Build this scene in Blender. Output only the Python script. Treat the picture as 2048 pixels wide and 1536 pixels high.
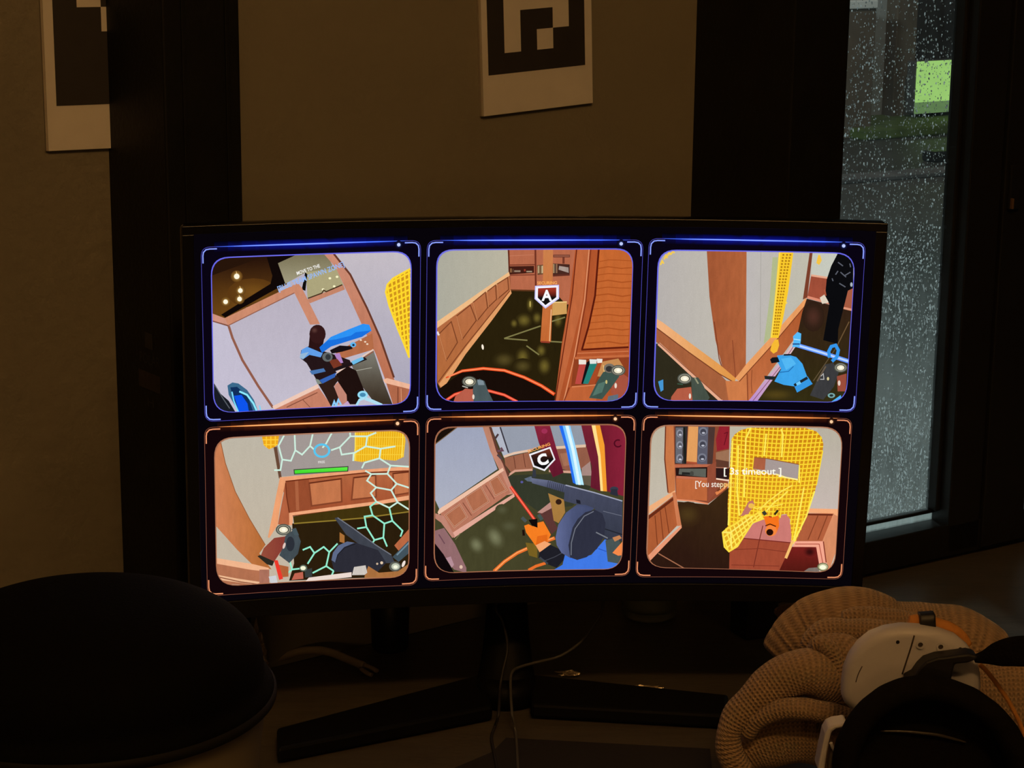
import bpy, bmesh, math, random
from mathutils import Vector, Matrix, noise
from mathutils.geometry import tessellate_polygon

for o in list(bpy.data.objects):
    bpy.data.objects.remove(o)
SC = bpy.context.scene
COL = SC.collection
rnd = random.Random(7)

# ------------------------------------------------------------------ camera
FPX = 4200.0
PITCH = math.radians(13.5)
ROLL = math.radians(0.57)
CAM = Vector((0, 0, 0.76))
fwd = Vector((0, math.cos(PITCH), -math.sin(PITCH)))
up0 = Vector((0, math.sin(PITCH), math.cos(PITCH)))
rt0 = Vector((1, 0, 0))
rt = rt0 * math.cos(ROLL) + up0 * math.sin(ROLL)
up = up0 * math.cos(ROLL) - rt0 * math.sin(ROLL)
cd = bpy.data.cameras.new('camera')
cam = bpy.data.objects.new('camera', cd)
COL.objects.link(cam)
m = Matrix((rt, up, -fwd)).transposed().to_4x4()
m.translation = CAM
cam.matrix_world = m
cd.sensor_width = 36
cd.lens = FPX / 2048 * 36
cd.clip_start = 0.02
SC.camera = cam

# ------------------------------------------------------------------ world, lights, exposure
w = bpy.data.worlds.new('night')
SC.world = w
w.use_nodes = True
w.node_tree.nodes['Background'].inputs[0].default_value = (0.35, 0.42, 0.5, 1)
w.node_tree.nodes['Background'].inputs[1].default_value = 0.004
SC.view_settings.view_transform = 'Standard'
SC.view_settings.look = 'None'
SC.view_settings.exposure = 0
SC.view_settings.gamma = 1
SC.view_settings.use_curve_mapping = False


def lamp(name, kind, loc, power, color, size=0.1, target=None, spot=None, blend=0.6):
    d = bpy.data.lights.new(name, kind)
    d.energy = power
    d.color = color
    if kind == 'AREA':
        d.size = size
    else:
        d.shadow_soft_size = size
    if spot:
        d.spot_size = spot
        d.spot_blend = blend
    o = bpy.data.objects.new(name, d)
    COL.objects.link(o)
    o.location = loc
    if target is not None:
        o.rotation_euler = (Vector(target) - Vector(loc)).to_track_quat('-Z', 'Y').to_euler()
    return o


WARM = (1.0, 0.53, 0.17)
for lx_, pw_ in ((0.17, 17.0), (0.38, 15.0), (0.77, 10.0), (1.46, 3.5)):   # a row of ceiling spots behind the viewer
    lamp('ceiling_lamp', 'POINT', (lx_, -0.35, 2.35), pw_, WARM, 0.07)
lamp('under_monitor_fill', 'POINT', (0.15, -3.0, 0.68), 18.0, WARM, 0.2)  # unseen lamp added to light the desk under the monitor
lamp('room_lamp_far', 'POINT', (-1.6, -0.3, 2.1), 3.0, WARM, 0.12)


# ------------------------------------------------------------------ pixel helpers (2048 x 1536 frame)
def ray(x, y):
    return rt * ((x - 1024) / FPX) - up * ((y - 768) / FPX) + fwd


def on_z(x, y, z=0.0):
    d = ray(x, y)
    return CAM + d * ((z - CAM.z) / d.z)


def at(x, y, depth):
    d = ray(x, y)
    return CAM + d * (depth / d.y)


def on_wall(x, y, p0, yaw):
    n = Vector((math.sin(yaw), -math.cos(yaw), 0))
    d = ray(x, y)
    return CAM + d * ((Vector(p0) - CAM).dot(n) / d.dot(n))


# ------------------------------------------------------------------ materials
def lin(c):
    return tuple(((v / 255) / 12.92 if v / 255 <= 0.04045 else ((v / 255 + 0.055) / 1.055) ** 2.4) for v in c)


def mat(name, color, rough=0.6, metal=0.0, spec=0.5, bump=0.0, bscale=60, var=0.0, vscale=20, coat=0.0, stretch=(1, 1, 1)):
    m = bpy.data.materials.new(name)
    m.use_nodes = True
    nt = m.node_tree
    b = nt.nodes['Principled BSDF']
    b.inputs['Base Color'].default_value = (*color, 1)
    b.inputs['Roughness'].default_value = rough
    b.inputs['Metallic'].default_value = metal
    b.inputs['Specular IOR Level'].default_value = spec
    b.inputs['Coat Weight'].default_value = coat
    tc = nt.nodes.new('ShaderNodeTexCoord')
    mp = nt.nodes.new('ShaderNodeMapping')
    mp.inputs['Scale'].default_value = stretch
    nt.links.new(tc.outputs['Object'], mp.inputs['Vector'])
    if var > 0:
        n = nt.nodes.new('ShaderNodeTexNoise')
        n.inputs['Scale'].default_value = vscale
        n.inputs['Detail'].default_value = 4
        nt.links.new(mp.outputs[0], n.inputs['Vector'])
        r = nt.nodes.new('ShaderNodeMapRange')
        r.inputs['From Min'].default_value = 0.25
        r.inputs['From Max'].default_value = 0.75
        r.inputs['To Min'].default_value = 1 - var
        r.inputs['To Max'].default_value = 1 + var
        nt.links.new(n.outputs['Fac'], r.inputs['Value'])
        mx = nt.nodes.new('ShaderNodeVectorMath')
        mx.operation = 'SCALE'
        mx.inputs[0].default_value = color
        nt.links.new(r.outputs[0], mx.inputs['Scale'])
        nt.links.new(mx.outputs[0], b.inputs['Base Color'])
    if bump > 0:
        n2 = nt.nodes.new('ShaderNodeTexNoise')
        n2.inputs['Scale'].default_value = bscale
        n2.inputs['Detail'].default_value = 5
        nt.links.new(mp.outputs[0], n2.inputs['Vector'])
        bp = nt.nodes.new('ShaderNodeBump')
        bp.inputs['Strength'].default_value = 1
        bp.inputs['Distance'].default_value = bump
        nt.links.new(n2.outputs['Fac'], bp.inputs['Height'])
        nt.links.new(bp.outputs[0], b.inputs['Normal'])
    return m


M = {}
M['wall'] = mat('wall_paint', (0.25, 0.222, 0.165), 0.7, bump=0.0005, bscale=260, var=0.03, vscale=6)
M['plaster'] = mat('wall_plaster', (0.225, 0.20, 0.148), 0.7, bump=0.0022, bscale=70, var=0.06, vscale=12)
M['paper'] = mat('paper', (0.80, 0.76, 0.72), 0.8, var=0.03, vscale=40)
M['card'] = mat('card_edge', (0.42, 0.37, 0.30), 0.8, var=0.03, vscale=40)
M['ink'] = mat('print_ink', (0.030, 0.026, 0.025), 0.7, var=0.1, vscale=60)
M['column'] = mat('dark_column', (0.009, 0.0088, 0.008), 0.55, spec=0.25, var=0.2, vscale=30, bump=0.0005, bscale=200)
M['frame'] = mat('dark_metal', (0.012, 0.012, 0.013), 0.4, var=0.1, vscale=30)
M['desk'] = mat('desk_wood', (0.082, 0.070, 0.052), 0.33, var=0.22, vscale=18, bump=0.0003, bscale=80, stretch=(1, 6, 1))
M['mat'] = mat('desk_sheet', (0.012, 0.010, 0.010), 0.9, var=0.2, vscale=300, bump=0.0004, bscale=900)
M['floor'] = mat('floor', (0.10, 0.08, 0.06), 0.6, var=0.2, vscale=5)
M['bezel'] = mat('bezel_plastic', (0.006, 0.006, 0.007), 0.25, var=0.05)
M['housing'] = mat('housing_plastic', (0.004, 0.0038, 0.0036), 0.12, spec=0.5, var=0.08, vscale=60)
M['stand'] = mat('stand_plastic', (0.0035, 0.0034, 0.0036), 0.55, spec=0.15, var=0.1, vscale=60)
M['lid'] = mat('black_lid', (0.0022, 0.0021, 0.0021), 0.85, var=0.25, vscale=200, bump=0.0006, bscale=500, spec=0.08)
M['cream'] = mat('cream_plastic', (0.20, 0.165, 0.11), 0.55, var=0.05, vscale=30)
M['white'] = mat('white_plastic', (0.58, 0.56, 0.60), 0.42, var=0.03, vscale=40)
M['seam'] = mat('seam_dark', (0.05, 0.035, 0.025), 0.7, var=0.05)  # dark brown of shell joints and screw heads
M['blackfoam'] = mat('black_foam', (0.0085, 0.007, 0.006), 0.95, spec=0.05, var=0.2, vscale=120, bump=0.0008, bscale=350)
M['blackplastic'] = mat('black_plastic', (0.010, 0.009, 0.009), 0.5, var=0.1)
M['orange'] = mat('orange_fabric', (0.62, 0.25, 0.05), 0.8, var=0.15, vscale=150, bump=0.0006, bscale=500)
M['cable'] = mat('grey_cable', (0.075, 0.07, 0.065), 0.55, var=0.05)
M['cabledark'] = mat('dark_cable', (0.022, 0.02, 0.022), 0.55, var=0.05)
M['strapwhite'] = mat('pale_strap', (0.34, 0.27, 0.20), 0.6, var=0.12, vscale=80)
M['plate'] = mat('label_grey', (0.03, 0.028, 0.023), 0.7, var=0.25, vscale=200)
M['plate2'] = mat('label_brown', (0.03, 0.02, 0.018), 0.7, var=0.35, vscale=250)
M['asphalt'] = mat('wet_asphalt', (0.052, 0.050, 0.046), 0.55, var=0.3, vscale=1.2, bump=0.006, bscale=14)
M['grass'] = mat('grass', (0.085, 0.13, 0.025), 0.9, var=0.4, vscale=7)
M['concrete'] = mat('concrete', (0.35, 0.36, 0.35), 0.8, var=0.15, vscale=4)
M['brown'] = mat('brown_render', (0.14, 0.105, 0.075), 0.8, var=0.2, vscale=4)
M['darkwall'] = mat('dark_render', (0.09, 0.085, 0.085), 0.9, var=0.4, vscale=2)
M['palecap'] = mat('pale_cap', (0.75, 0.78, 0.76), 0.7, var=0.06, vscale=4)


def emis(name, color, strength):
    m = bpy.data.materials.new(name)
    m.use_nodes = True
    nt = m.node_tree
    nt.nodes.remove(nt.nodes['Principled BSDF'])
    e = nt.nodes.new('ShaderNodeEmission')
    n = nt.nodes.new('ShaderNodeTexNoise')
    n.inputs['Scale'].default_value = 2.5
    r = nt.nodes.new('ShaderNodeMapRange')
    r.inputs['To Min'].default_value = strength * 0.8
    r.inputs['To Max'].default_value = strength * 1.2
    nt.links.new(n.outputs['Fac'], r.inputs['Value'])
    nt.links.new(r.outputs[0], e.inputs['Strength'])
    e.inputs['Color'].default_value = (*color, 1)
    nt.links.new(e.outputs[0], nt.nodes['Material Output'].inputs['Surface'])
    return m


def knit_material():
    m = bpy.data.materials.new('brown_knit')
    m.use_nodes = True
    nt = m.node_tree
    b = nt.nodes['Principled BSDF']
    b.inputs['Roughness'].default_value = 0.95
    b.inputs['Specular IOR Level'].default_value = 0.1
    b.inputs['Sheen Weight'].default_value = 0.25
    uv = nt.nodes.new('ShaderNodeUVMap')
    sep = nt.nodes.new('ShaderNodeSeparateXYZ')
    nt.links.new(uv.outputs[0], sep.inputs[0])

    def math_(op, a, bb):
        n = nt.nodes.new('ShaderNodeMath')
        n.operation = op
        for i, v in enumerate((a, bb)):
            if v is None:
                continue
            if isinstance(v, (int, float)):
                n.inputs[i].default_value = v
            else:
                nt.links.new(v, n.inputs[i])
        return n.outputs[0]
    nz = nt.nodes.new('ShaderNodeTexNoise')
    nz.inputs['Scale'].default_value = 40
    nt.links.new(uv.outputs[0], nz.inputs['Vector'])
    wob = math_('MULTIPLY', math_('SUBTRACT', nz.outputs['Fac'], 0.5), 2.2)
    # rows run across the sweep (u metres), stitches along v
    rows = math_('SINE', math_('ADD', math_('MULTIPLY', sep.outputs[0], 2 * math.pi / 0.0034), wob), None)
    col = math_('SINE', math_('MULTIPLY', sep.outputs[1], 2 * math.pi / 0.0036), None)
    h = math_('ADD', math_('MULTIPLY', rows, 0.6), math_('MULTIPLY', math_('MULTIPLY', rows, col), 0.45))
    fz = nt.nodes.new('ShaderNodeTexNoise')
    fz.inputs['Scale'].default_value = 900
    nt.links.new(uv.outputs[0], fz.inputs['Vector'])
    hh = math_('ADD', h, math_('MULTIPLY', fz.outputs['Fac'], 0.8))
    bp = nt.nodes.new('ShaderNodeBump')
    bp.inputs['Distance'].default_value = 0.0009
    bp.inputs['Strength'].default_value = 1
    nt.links.new(hh, bp.inputs['Height'])
    nt.links.new(bp.outputs[0], b.inputs['Normal'])
    r = nt.nodes.new('ShaderNodeMapRange')
    r.inputs['From Min'].default_value = -1.0
    r.inputs['From Max'].default_value = 1.6
    r.inputs['To Min'].default_value = 0.55
    r.inputs['To Max'].default_value = 1.15
    nt.links.new(hh, r.inputs['Value'])
    v = nt.nodes.new('ShaderNodeVectorMath')
    v.operation = 'SCALE'
    v.inputs[0].default_value = (0.44, 0.285, 0.165)
    nt.links.new(r.outputs[0], v.inputs['Scale'])
    nt.links.new(v.outputs[0], b.inputs['Base Color'])
    return m


M['knit'] = knit_material()


def glass_material(name, tint=(0.9, 0.95, 0.9), rough=0.02):
    m = bpy.data.materials.new(name)
    m.use_nodes = True
    nt = m.node_tree
    b = nt.nodes['Principled BSDF']
    b.inputs['Base Color'].default_value = (*tint, 1)
    b.inputs['Roughness'].default_value = rough
    b.inputs['Transmission Weight'].default_value = 1
    b.inputs['IOR'].default_value = 1.45
    n = nt.nodes.new('ShaderNodeTexNoise')
    n.inputs['Scale'].default_value = 90
    bp = nt.nodes.new('ShaderNodeBump')
    bp.inputs['Distance'].default_value = 0.0008
    nt.links.new(n.outputs['Fac'], bp.inputs['Height'])
    nt.links.new(bp.outputs[0], b.inputs['Normal'])
    return m


M['glass'] = glass_material('jar_glass')
M['foil'] = mat('clear_wrap', (0.55, 0.45, 0.33), 0.15, metal=0.6, var=0.5, vscale=150, bump=0.002, bscale=160)


def wet_pane_material(name='wet_fogged_glass', fog=0.20, zlo=0.16, zhi=0.42, ftop=0.10):
    """clear pane with streaky condensation that thins out higher up"""
    m = bpy.data.materials.new(name)
    m.use_nodes = True
    nt = m.node_tree
    nt.nodes.remove(nt.nodes['Principled BSDF'])
    tr = nt.nodes.new('ShaderNodeBsdfTransparent')
    tr.inputs[0].default_value = (0.93, 0.95, 0.95, 1)
    tl = nt.nodes.new('ShaderNodeBsdfTranslucent')
    tl.inputs[0].default_value = (0.8, 0.85, 0.85, 1)
    gl = nt.nodes.new('ShaderNodeBsdfGlossy')
    gl.inputs['Roughness'].default_value = 0.05
    tc = nt.nodes.new('ShaderNodeTexCoord')
    mp = nt.nodes.new('ShaderNodeMapping')
    mp.inputs['Scale'].default_value = (55, 55, 7)
    nt.links.new(tc.outputs['Object'], mp.inputs[0])
    n = nt.nodes.new('ShaderNodeTexNoise')
    n.inputs['Scale'].default_value = 1.6
    n.inputs['Detail'].default_value = 6
    nt.links.new(mp.outputs[0], n.inputs['Vector'])
    n3 = nt.nodes.new('ShaderNodeTexNoise')
    n3.inputs['Scale'].default_value = 7
    n3.inputs['Detail'].default_value = 3
    nt.links.new(tc.outputs['Object'], n3.inputs['Vector'])
    ad = nt.nodes.new('ShaderNodeMath')
    ad.operation = 'MULTIPLY'
    nt.links.new(n.outputs['Fac'], ad.inputs[0])
    nt.links.new(n3.outputs['Fac'], ad.inputs[1])
    r = nt.nodes.new('ShaderNodeMapRange')
    r.inputs['From Min'].default_value = 0.1
    r.inputs['From Max'].default_value = 0.45
    r.inputs['To Min'].default_value = fog * 0.2
    r.inputs['To Max'].default_value = fog
    nt.links.new(ad.outputs[0], r.inputs['Value'])
    sp = nt.nodes.new('ShaderNodeSeparateXYZ')
    nt.links.new(tc.outputs['Object'], sp.inputs[0])
    r2 = nt.nodes.new('ShaderNodeMapRange')
    r2.inputs['From Min'].default_value = zlo
    r2.inputs['From Max'].default_value = zhi
    r2.inputs['To Min'].default_value = 1.0
    r2.inputs['To Max'].default_value = ftop
    nt.links.new(sp.outputs[2], r2.inputs['Value'])
    ml = nt.nodes.new('ShaderNodeMath')
    ml.operation = 'MULTIPLY'
    nt.links.new(r.outputs[0], ml.inputs[0])
    nt.links.new(r2.outputs[0], ml.inputs[1])
    r = ml
    mx = nt.nodes.new('ShaderNodeMixShader')
    nt.links.new(r.outputs[0], mx.inputs[0])
    nt.links.new(tr.outputs[0], mx.inputs[1])
    nt.links.new(tl.outputs[0], mx.inputs[2])
    mx2 = nt.nodes.new('ShaderNodeMixShader')
    mx2.inputs[0].default_value = 0.015
    nt.links.new(mx.outputs[0], mx2.inputs[1])
    nt.links.new(gl.outputs[0], mx2.inputs[2])
    nt.links.new(mx2.outputs[0], nt.nodes['Material Output'].inputs['Surface'])
    return m


def drop_material():
    m = bpy.data.materials.new('rain_water')
    m.use_nodes = True
    nt = m.node_tree
    nt.nodes.remove(nt.nodes['Principled BSDF'])
    a = nt.nodes.new('ShaderNodeBsdfRefraction')
    a.inputs['IOR'].default_value = 1.25
    a.inputs['Roughness'].default_value = 0.12
    t = nt.nodes.new('ShaderNodeBsdfTranslucent')
    t.inputs[0].default_value = (0.95, 0.97, 1, 1)
    at_ = nt.nodes.new('ShaderNodeAttribute')
    at_.attribute_name = 'Col'
    mx = nt.nodes.new('ShaderNodeMixShader')
    nt.links.new(at_.outputs['Fac'], mx.inputs[0])
    nt.links.new(a.outputs[0], mx.inputs[1])
    nt.links.new(t.outputs[0], mx.inputs[2])
    nt.links.new(mx.outputs[0], nt.nodes['Material Output'].inputs['Surface'])
    return m


M['pane'] = wet_pane_material()
M['drop'] = drop_material()


# ------------------------------------------------------------------ object helpers
def tag(o, label=None, cat=None, group=None, kind=None):
    if label:
        o['label'] = label
    if cat:
        o['category'] = cat
    if group:
        o['group'] = group
    if kind:
        o['kind'] = kind
    return o


def empty(name, loc):
    o = bpy.data.objects.new(name, None)
    COL.objects.link(o)
    o.location = loc
    o.empty_display_size = 0.02
    return o


def origin(p):
    v = Vector((0, 0, 0))
    while p is not None:
        v += p.location
        p = p.parent
    return v


def link(name, me, material, parent=None, base=None):
    """me holds world coordinates; they become local to the parent (or to base)."""
    o = bpy.data.objects.new(name, me)
    COL.objects.link(o)
    off = origin(parent) if parent is not None else Vector((0, 0, 0))
    if base is not None:
        o.location = Vector(base) - off
        off = Vector(base)
    me.transform(Matrix.Translation(-off))
    if material is not None:
        me.materials.append(material)
    if parent is not None:
        o.parent = parent
    return o


def from_bm(bm, smooth=False):
    bmesh.ops.recalc_face_normals(bm, faces=bm.faces)
    me = bpy.data.meshes.new('mesh')
    bm.to_mesh(me)
    bm.free()
    if smooth:
        for p in me.polygons:
            p.use_smooth = True
    return me


def prism(points, vec, bevel=0.0, segs=2, smooth=False):
    """closed polygon of world points extruded along vec"""
    bm = bmesh.new()
    vs = [bm.verts.new(p) for p in points]
    f = bm.faces.new(vs)
    r = bmesh.ops.extrude_face_region(bm, geom=[f])
    for v in r['geom']:
        if isinstance(v, bmesh.types.BMVert):
            v.co += Vector(vec)
    bmesh.ops.recalc_face_normals(bm, faces=bm.faces)
    if bevel > 0:
        es = [e for e in bm.edges if e.calc_face_angle(0) > 0.6]
        bmesh.ops.bevel(bm, geom=es, offset=bevel, segments=segs, affect='EDGES', profile=0.5, clamp_overlap=True)
    return from_bm(bm, smooth)


def box(p0, ax, ay, az, bevel=0.0, segs=2):
    p0, ax, ay, az = Vector(p0), Vector(ax), Vector(ay), Vector(az)
    return prism([p0, p0 + ax, p0 + ax + ay, p0 + ay], az, bevel, segs)


def catmull(pts, n):
    pts = [Vector(p) for p in pts]
    out = []
    P = [pts[0] * 2 - pts[1]] + pts + [pts[-1] * 2 - pts[-2]]
    for i in range(1, len(P) - 2):
        for k in range(n):
            t = k / n
            a, b, c, d = P[i - 1], P[i], P[i + 1], P[i + 2]
            out.append(0.5 * ((2 * b) + (c - a) * t + (2 * a - 5 * b + 4 * c - d) * t * t + (3 * b - a - 3 * c + d) * t ** 3))
    out.append(pts[-1])
    return out


def sweep(pts, radii, n=8, seg=20, upv=(0, 0, 1), wob=0.0, wscale=20, seed=0, cap=0.0):
    """elliptic tube along a smoothed path; radii = list of (across, along upv) per control point; UVs in metres"""
    path = catmull(pts, n)
    rr = catmull([Vector((r[0], r[1], 0)) if isinstance(r, (tuple, list)) else Vector((r, r, 0)) for r in radii], n)
    bm = bmesh.new()
    uvl = bm.loops.layers.uv.new('UVMap')
    rings = []
    L = 0
    us = []
    upv = Vector(upv)
    N = len(path)
    for i, p in enumerate(path):
        if i:
            L += (p - path[i - 1]).length
        us.append(L)
        t = (path[min(i + 1, N - 1)] - path[max(i - 1, 0)]).normalized()
        s = t.cross(upv)
        if s.length < 1e-4:
            s = t.cross(Vector((0, 1, 0)))
        s.normalize()
        u2 = s.cross(t).normalized()
        k = 1.0
        if cap > 0:
            e = min(i, N - 1 - i) / max(1, N * cap)
            if e < 1:
                k = math.sqrt(max(0.0, 1 - (1 - e) ** 2)) * 0.97 + 0.03
        ring = []
        for j in range(seg):
            a = 2 * math.pi * j / seg
            q = p + s * (math.cos(a) * max(rr[i].x, 1e-4) * k) + u2 * (math.sin(a) * max(rr[i].y, 1e-4) * k)
            if wob:
                d = (q - p)
                q += d.normalized() * (noise.noise(q * wscale + Vector((seed, seed * 2, 0))) * wob)
            ring.append(bm.verts.new(q))
        rings.append(ring)
    for i in range(N - 1):
        circ = 2 * math.pi * (rr[i].x + rr[i].y) / 2
        for j in range(seg):
            j2 = (j + 1) % seg
            f = bm.faces.new((rings[i][j], rings[i][j2], rings[i + 1][j2], rings[i + 1][j]))
            f.smooth = True
            vals = ((us[i], circ * j / seg), (us[i], circ * (j + 1) / seg), (us[i + 1], circ * (j + 1) / seg), (us[i + 1], circ * j / seg))
            for lp, uvv in zip(f.loops, vals):
                lp[uvl].uv = uvv
    bm.faces.new(rings[0][::-1])
    bm.faces.new(rings[-1])
    bmesh.ops.recalc_face_normals(bm, faces=bm.faces)
    me = bpy.data.meshes.new('mesh')
    bm.to_mesh(me)
    bm.free()
    return me


def lathe(profile, center, seg=64, axis=None):
    """profile (r,z) pairs turned about the vertical through center"""
    bm = bmesh.new()
    c = Vector(center)
    rings = []
    for r, z in profile:
        if r < 1e-6:
            rings.append([bm.verts.new(c + Vector((0, 0, z)))])
        else:
            rings.append([bm.verts.new(c + Vector((r * math.cos(2 * math.pi * k / seg), r * math.sin(2 * math.pi * k / seg), z))) for k in range(seg)])
    for a, b in zip(rings, rings[1:]):
        for k in range(seg):
            k2 = (k + 1) % seg
            if len(a) == 1 and len(b) == 1:
                continue
            if len(a) == 1:
                bm.faces.new((a[0], b[k], b[k2]))
            elif len(b) == 1:
                bm.faces.new((a[k], b[0], a[k2]))
            else:
                bm.faces.new((a[k], b[k], b[k2], a[k2]))
    return from_bm(bm, True)


def text_tris(s, offset=0.0):
    c = bpy.data.curves.new('lettering', 'FONT')
    c.body = s
    c.offset = offset
    c.resolution_u = 3
    o = bpy.data.objects.new('lettering', c)
    COL.objects.link(o)
    dg = bpy.context.evaluated_depsgraph_get()
    me = o.evaluated_get(dg).to_mesh()
    me.calc_loop_triangles()
    vs = [v.co.copy() for v in me.vertices]
    tr = [[(vs[i].x, vs[i].y) for i in t.vertices] for t in me.loop_triangles]
    bpy.data.objects.remove(o)
    bpy.data.curves.remove(c)
    xs = [p[0] for t in tr for p in t]
    ys = [p[1] for t in tr for p in t]
    x0, x1, y0, y1 = min(xs), max(xs), 0.0, max(ys)
    return [[((x - x0) / (x1 - x0), (y - y0) / (y1 - y0)) for x, y in t] for t in tr]


# ================================================================== the room
D2R = math.radians
Y_BACK, Y_WIN, Y_LEFT = D2R(37), D2R(33), D2R(26)


def dirv(yaw):
    return Vector((math.cos(yaw), math.sin(yaw), 0))


def nrm(yaw):   # towards the room
    return Vector((math.sin(yaw), -math.cos(yaw), 0))


Z0, Z1 = -0.74, 2.6
EB, NB = dirv(Y_BACK), nrm(Y_BACK)
PB = Vector((0.194, 2.279, 0))
PL = Vector((-0.382, 1.974, 0))
PW = Vector((0.40, 2.256, 0))
EW, NW = dirv(Y_WIN), nrm(Y_WIN)
EL, NL = dirv(Y_LEFT), nrm(Y_LEFT)
ZV = Vector((0, 0, 1))

# bumpy plaster on the left wall needs a fine, slightly uneven surface; both walls are solid slabs
o = link('wall_left', box(PL + EL * 0.04 + ZV * Z0, -EL * 1.7, -NL * 0.12, ZV * (Z1 - Z0)), M['plaster'])
tag(o, kind='structure')
o = link('wall_back', box(PB - EB * 0.58 + ZV * Z0, EB * 0.72, -NB * 0.12, ZV * (Z1 - Z0)), M['wall'])
tag(o, kind='structure')
o = link('floor', box((-2.2, -3.5, Z0 - 0.05), (4.4, 0, 0), (0, 6.5, 0), (0, 0, 0.05)), M['floor'])
tag(o, kind='structure')

M['ceiling'] = mat('ceiling_paint', (0.72, 0.70, 0.66), 0.8, var=0.03, vscale=6)
o = link('ceiling', prism([Vector((x, y, Z1)) for x, y in ((-2.2, -3.5), (2.2, -3.5), (2.2, 3.42), (0.36, 2.24), (0.2, 2.29), (-0.38, 1.98), (-2.0, 1.19))], (0, 0, 0.08)), M['ceiling'])
tag(o, kind='structure')

# two square dark columns that stand proud of the wall
for nm, N, la, lb, seams in (('trim_1', Vector((-0.313, 1.882, 0)), 0.20, 0.078, (0.018, 0.062)),
                             ('trim_2', Vector((0.283, 2.16, 0)), 0.20, 0.080, ())):
    a = Vector((-0.6, 0.8, 0)) * la
    b = Vector((0.8, 0.6, 0)) * lb
    base = N + ZV * 0.0
    t = link(nm, box(N + ZV * Z0, b, a, ZV * (Z1 - Z0), 0.002), M['column'], base=N)
    tag(t, kind='structure')
    e = Vector((0.8, 0.6, 0))
    nf = Vector((0.6, -0.8, 0))
    for s in seams:
        link('cover_strip', box(N + e * s + ZV * Z0, e * 0.004, nf * 0.0022, ZV * (Z1 - Z0), 0.0006), M['column'], t)
    if nm == 'trim_1':
        COLUMN = t

# --- window in the right-hand wall
def wz(x, y):
    p = on_wall(x, y, PW, Y_WIN)
    return (p - PW).dot(EW), p.z


s_r = wz(1930, 520)[0]
z_g = wz(1815, 1046)[1]
s_l = wz(1640, 520)[0]
s_end = wz(2044, 1000)[0]
WT = 1.55
wr = empty('window_1', PW + EW * (s_l - 0.03))
tag(wr, kind='structure')


def wbox(s0, s1, z0, z1, d0, d1, bev=0.0015):
    return box(PW + EW * s0 + NW * d0 + ZV * z0, EW * (s1 - s0), NW * (d1 - d0), ZV * (z1 - z0), bev)


z_led = wz(1815, 1068)[1]
link('bottom_rail', wbox(s_l - 0.03, s_end, 0.0, z_led, -0.03, 0.0), M['frame'], wr)
link('glazing_bead', wbox(s_l, s_r, z_led + 0.009, z_g, -0.034, -0.024), M['frame'], wr)
strip = wet_pane_material('sill_glint_glass', 0.9, 0.5, 1.0, 1.0)
link('sill_glint', wbox(s_l, s_r + 0.004, z_led, z_led + 0.009, -0.032, -0.028, 0.0), strip, wr)  # translucent strip put in to shine like light caught on the sill
link('left_stile', wbox(s_l - 0.03, s_l, z_led, WT, -0.03, 0.0), M['frame'], wr)
gap = s_r + (s_end - s_r) * 0.42
link('right_stile', wbox(s_r, gap, 0.004, WT, -0.03, 0.0), M['frame'], wr)
link('inner_bead', wbox(s_r - 0.006, s_r, z_g, WT, -0.034, -0.016), M['frame'], wr)
link('mullion', wbox(gap + 0.0015, s_end, 0.004, WT, -0.03, 0.004), M['frame'], wr)
link('top_rail', wbox(s_l - 0.03, s_end, WT, WT + 0.05, -0.03, 0.0), M['frame'], wr)
hd = link('latch', wbox(gap + 0.006, gap + 0.022, wz(1990, 420)[1], wz(1990, 330)[1], 0.004, 0.009), M['frame'], wr)
sl, zl = wz(2010, 405)
link('latch_key', wbox(sl - 0.0012, sl + 0.0012, zl - 0.006, zl + 0.006, 0.009, 0.013, 0.0005),
     mat('brass', (0.30, 0.18, 0.09), 0.45, metal=0.6, var=0.1), hd)
pn = link('window_pane', wbox(s_l, s_r, z_g - 0.004, WT, -0.032, -0.028, 0.0), M['pane'], wr)

w2 = empty('window_2', PW + EW * s_end)
tag(w2, kind='structure')
link('bottom_rail', wbox(s_end, s_end + 0.6, 0.0, z_led, -0.03, 0.0), M['frame'], w2)
link('right_stile', wbox(s_end + 0.6, s_end + 0.66, 0.0, WT, -0.03, 0.0), M['frame'], w2)
link('top_rail', wbox(s_end, s_end + 0.66, WT, WT + 0.05, -0.03, 0.0), M['frame'], w2)
link('window_pane', wbox(s_end, s_end + 0.6, z_led, WT, -0.032, -0.028, 0.0), M['pane'], w2)
o = link('wall_right', wbox(s_l - 0.03, s_end + 0.66, Z0, -0.0005, -0.14, -0.006, 0.0), M['wall'])
tag(o, kind='structure')
o = link('trim_3', wbox(s_l - 0.03, s_end + 0.66, WT + 0.05, Z1, -0.14, -0.02, 0.0), M['wall'])
tag(o, kind='structure')

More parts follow.
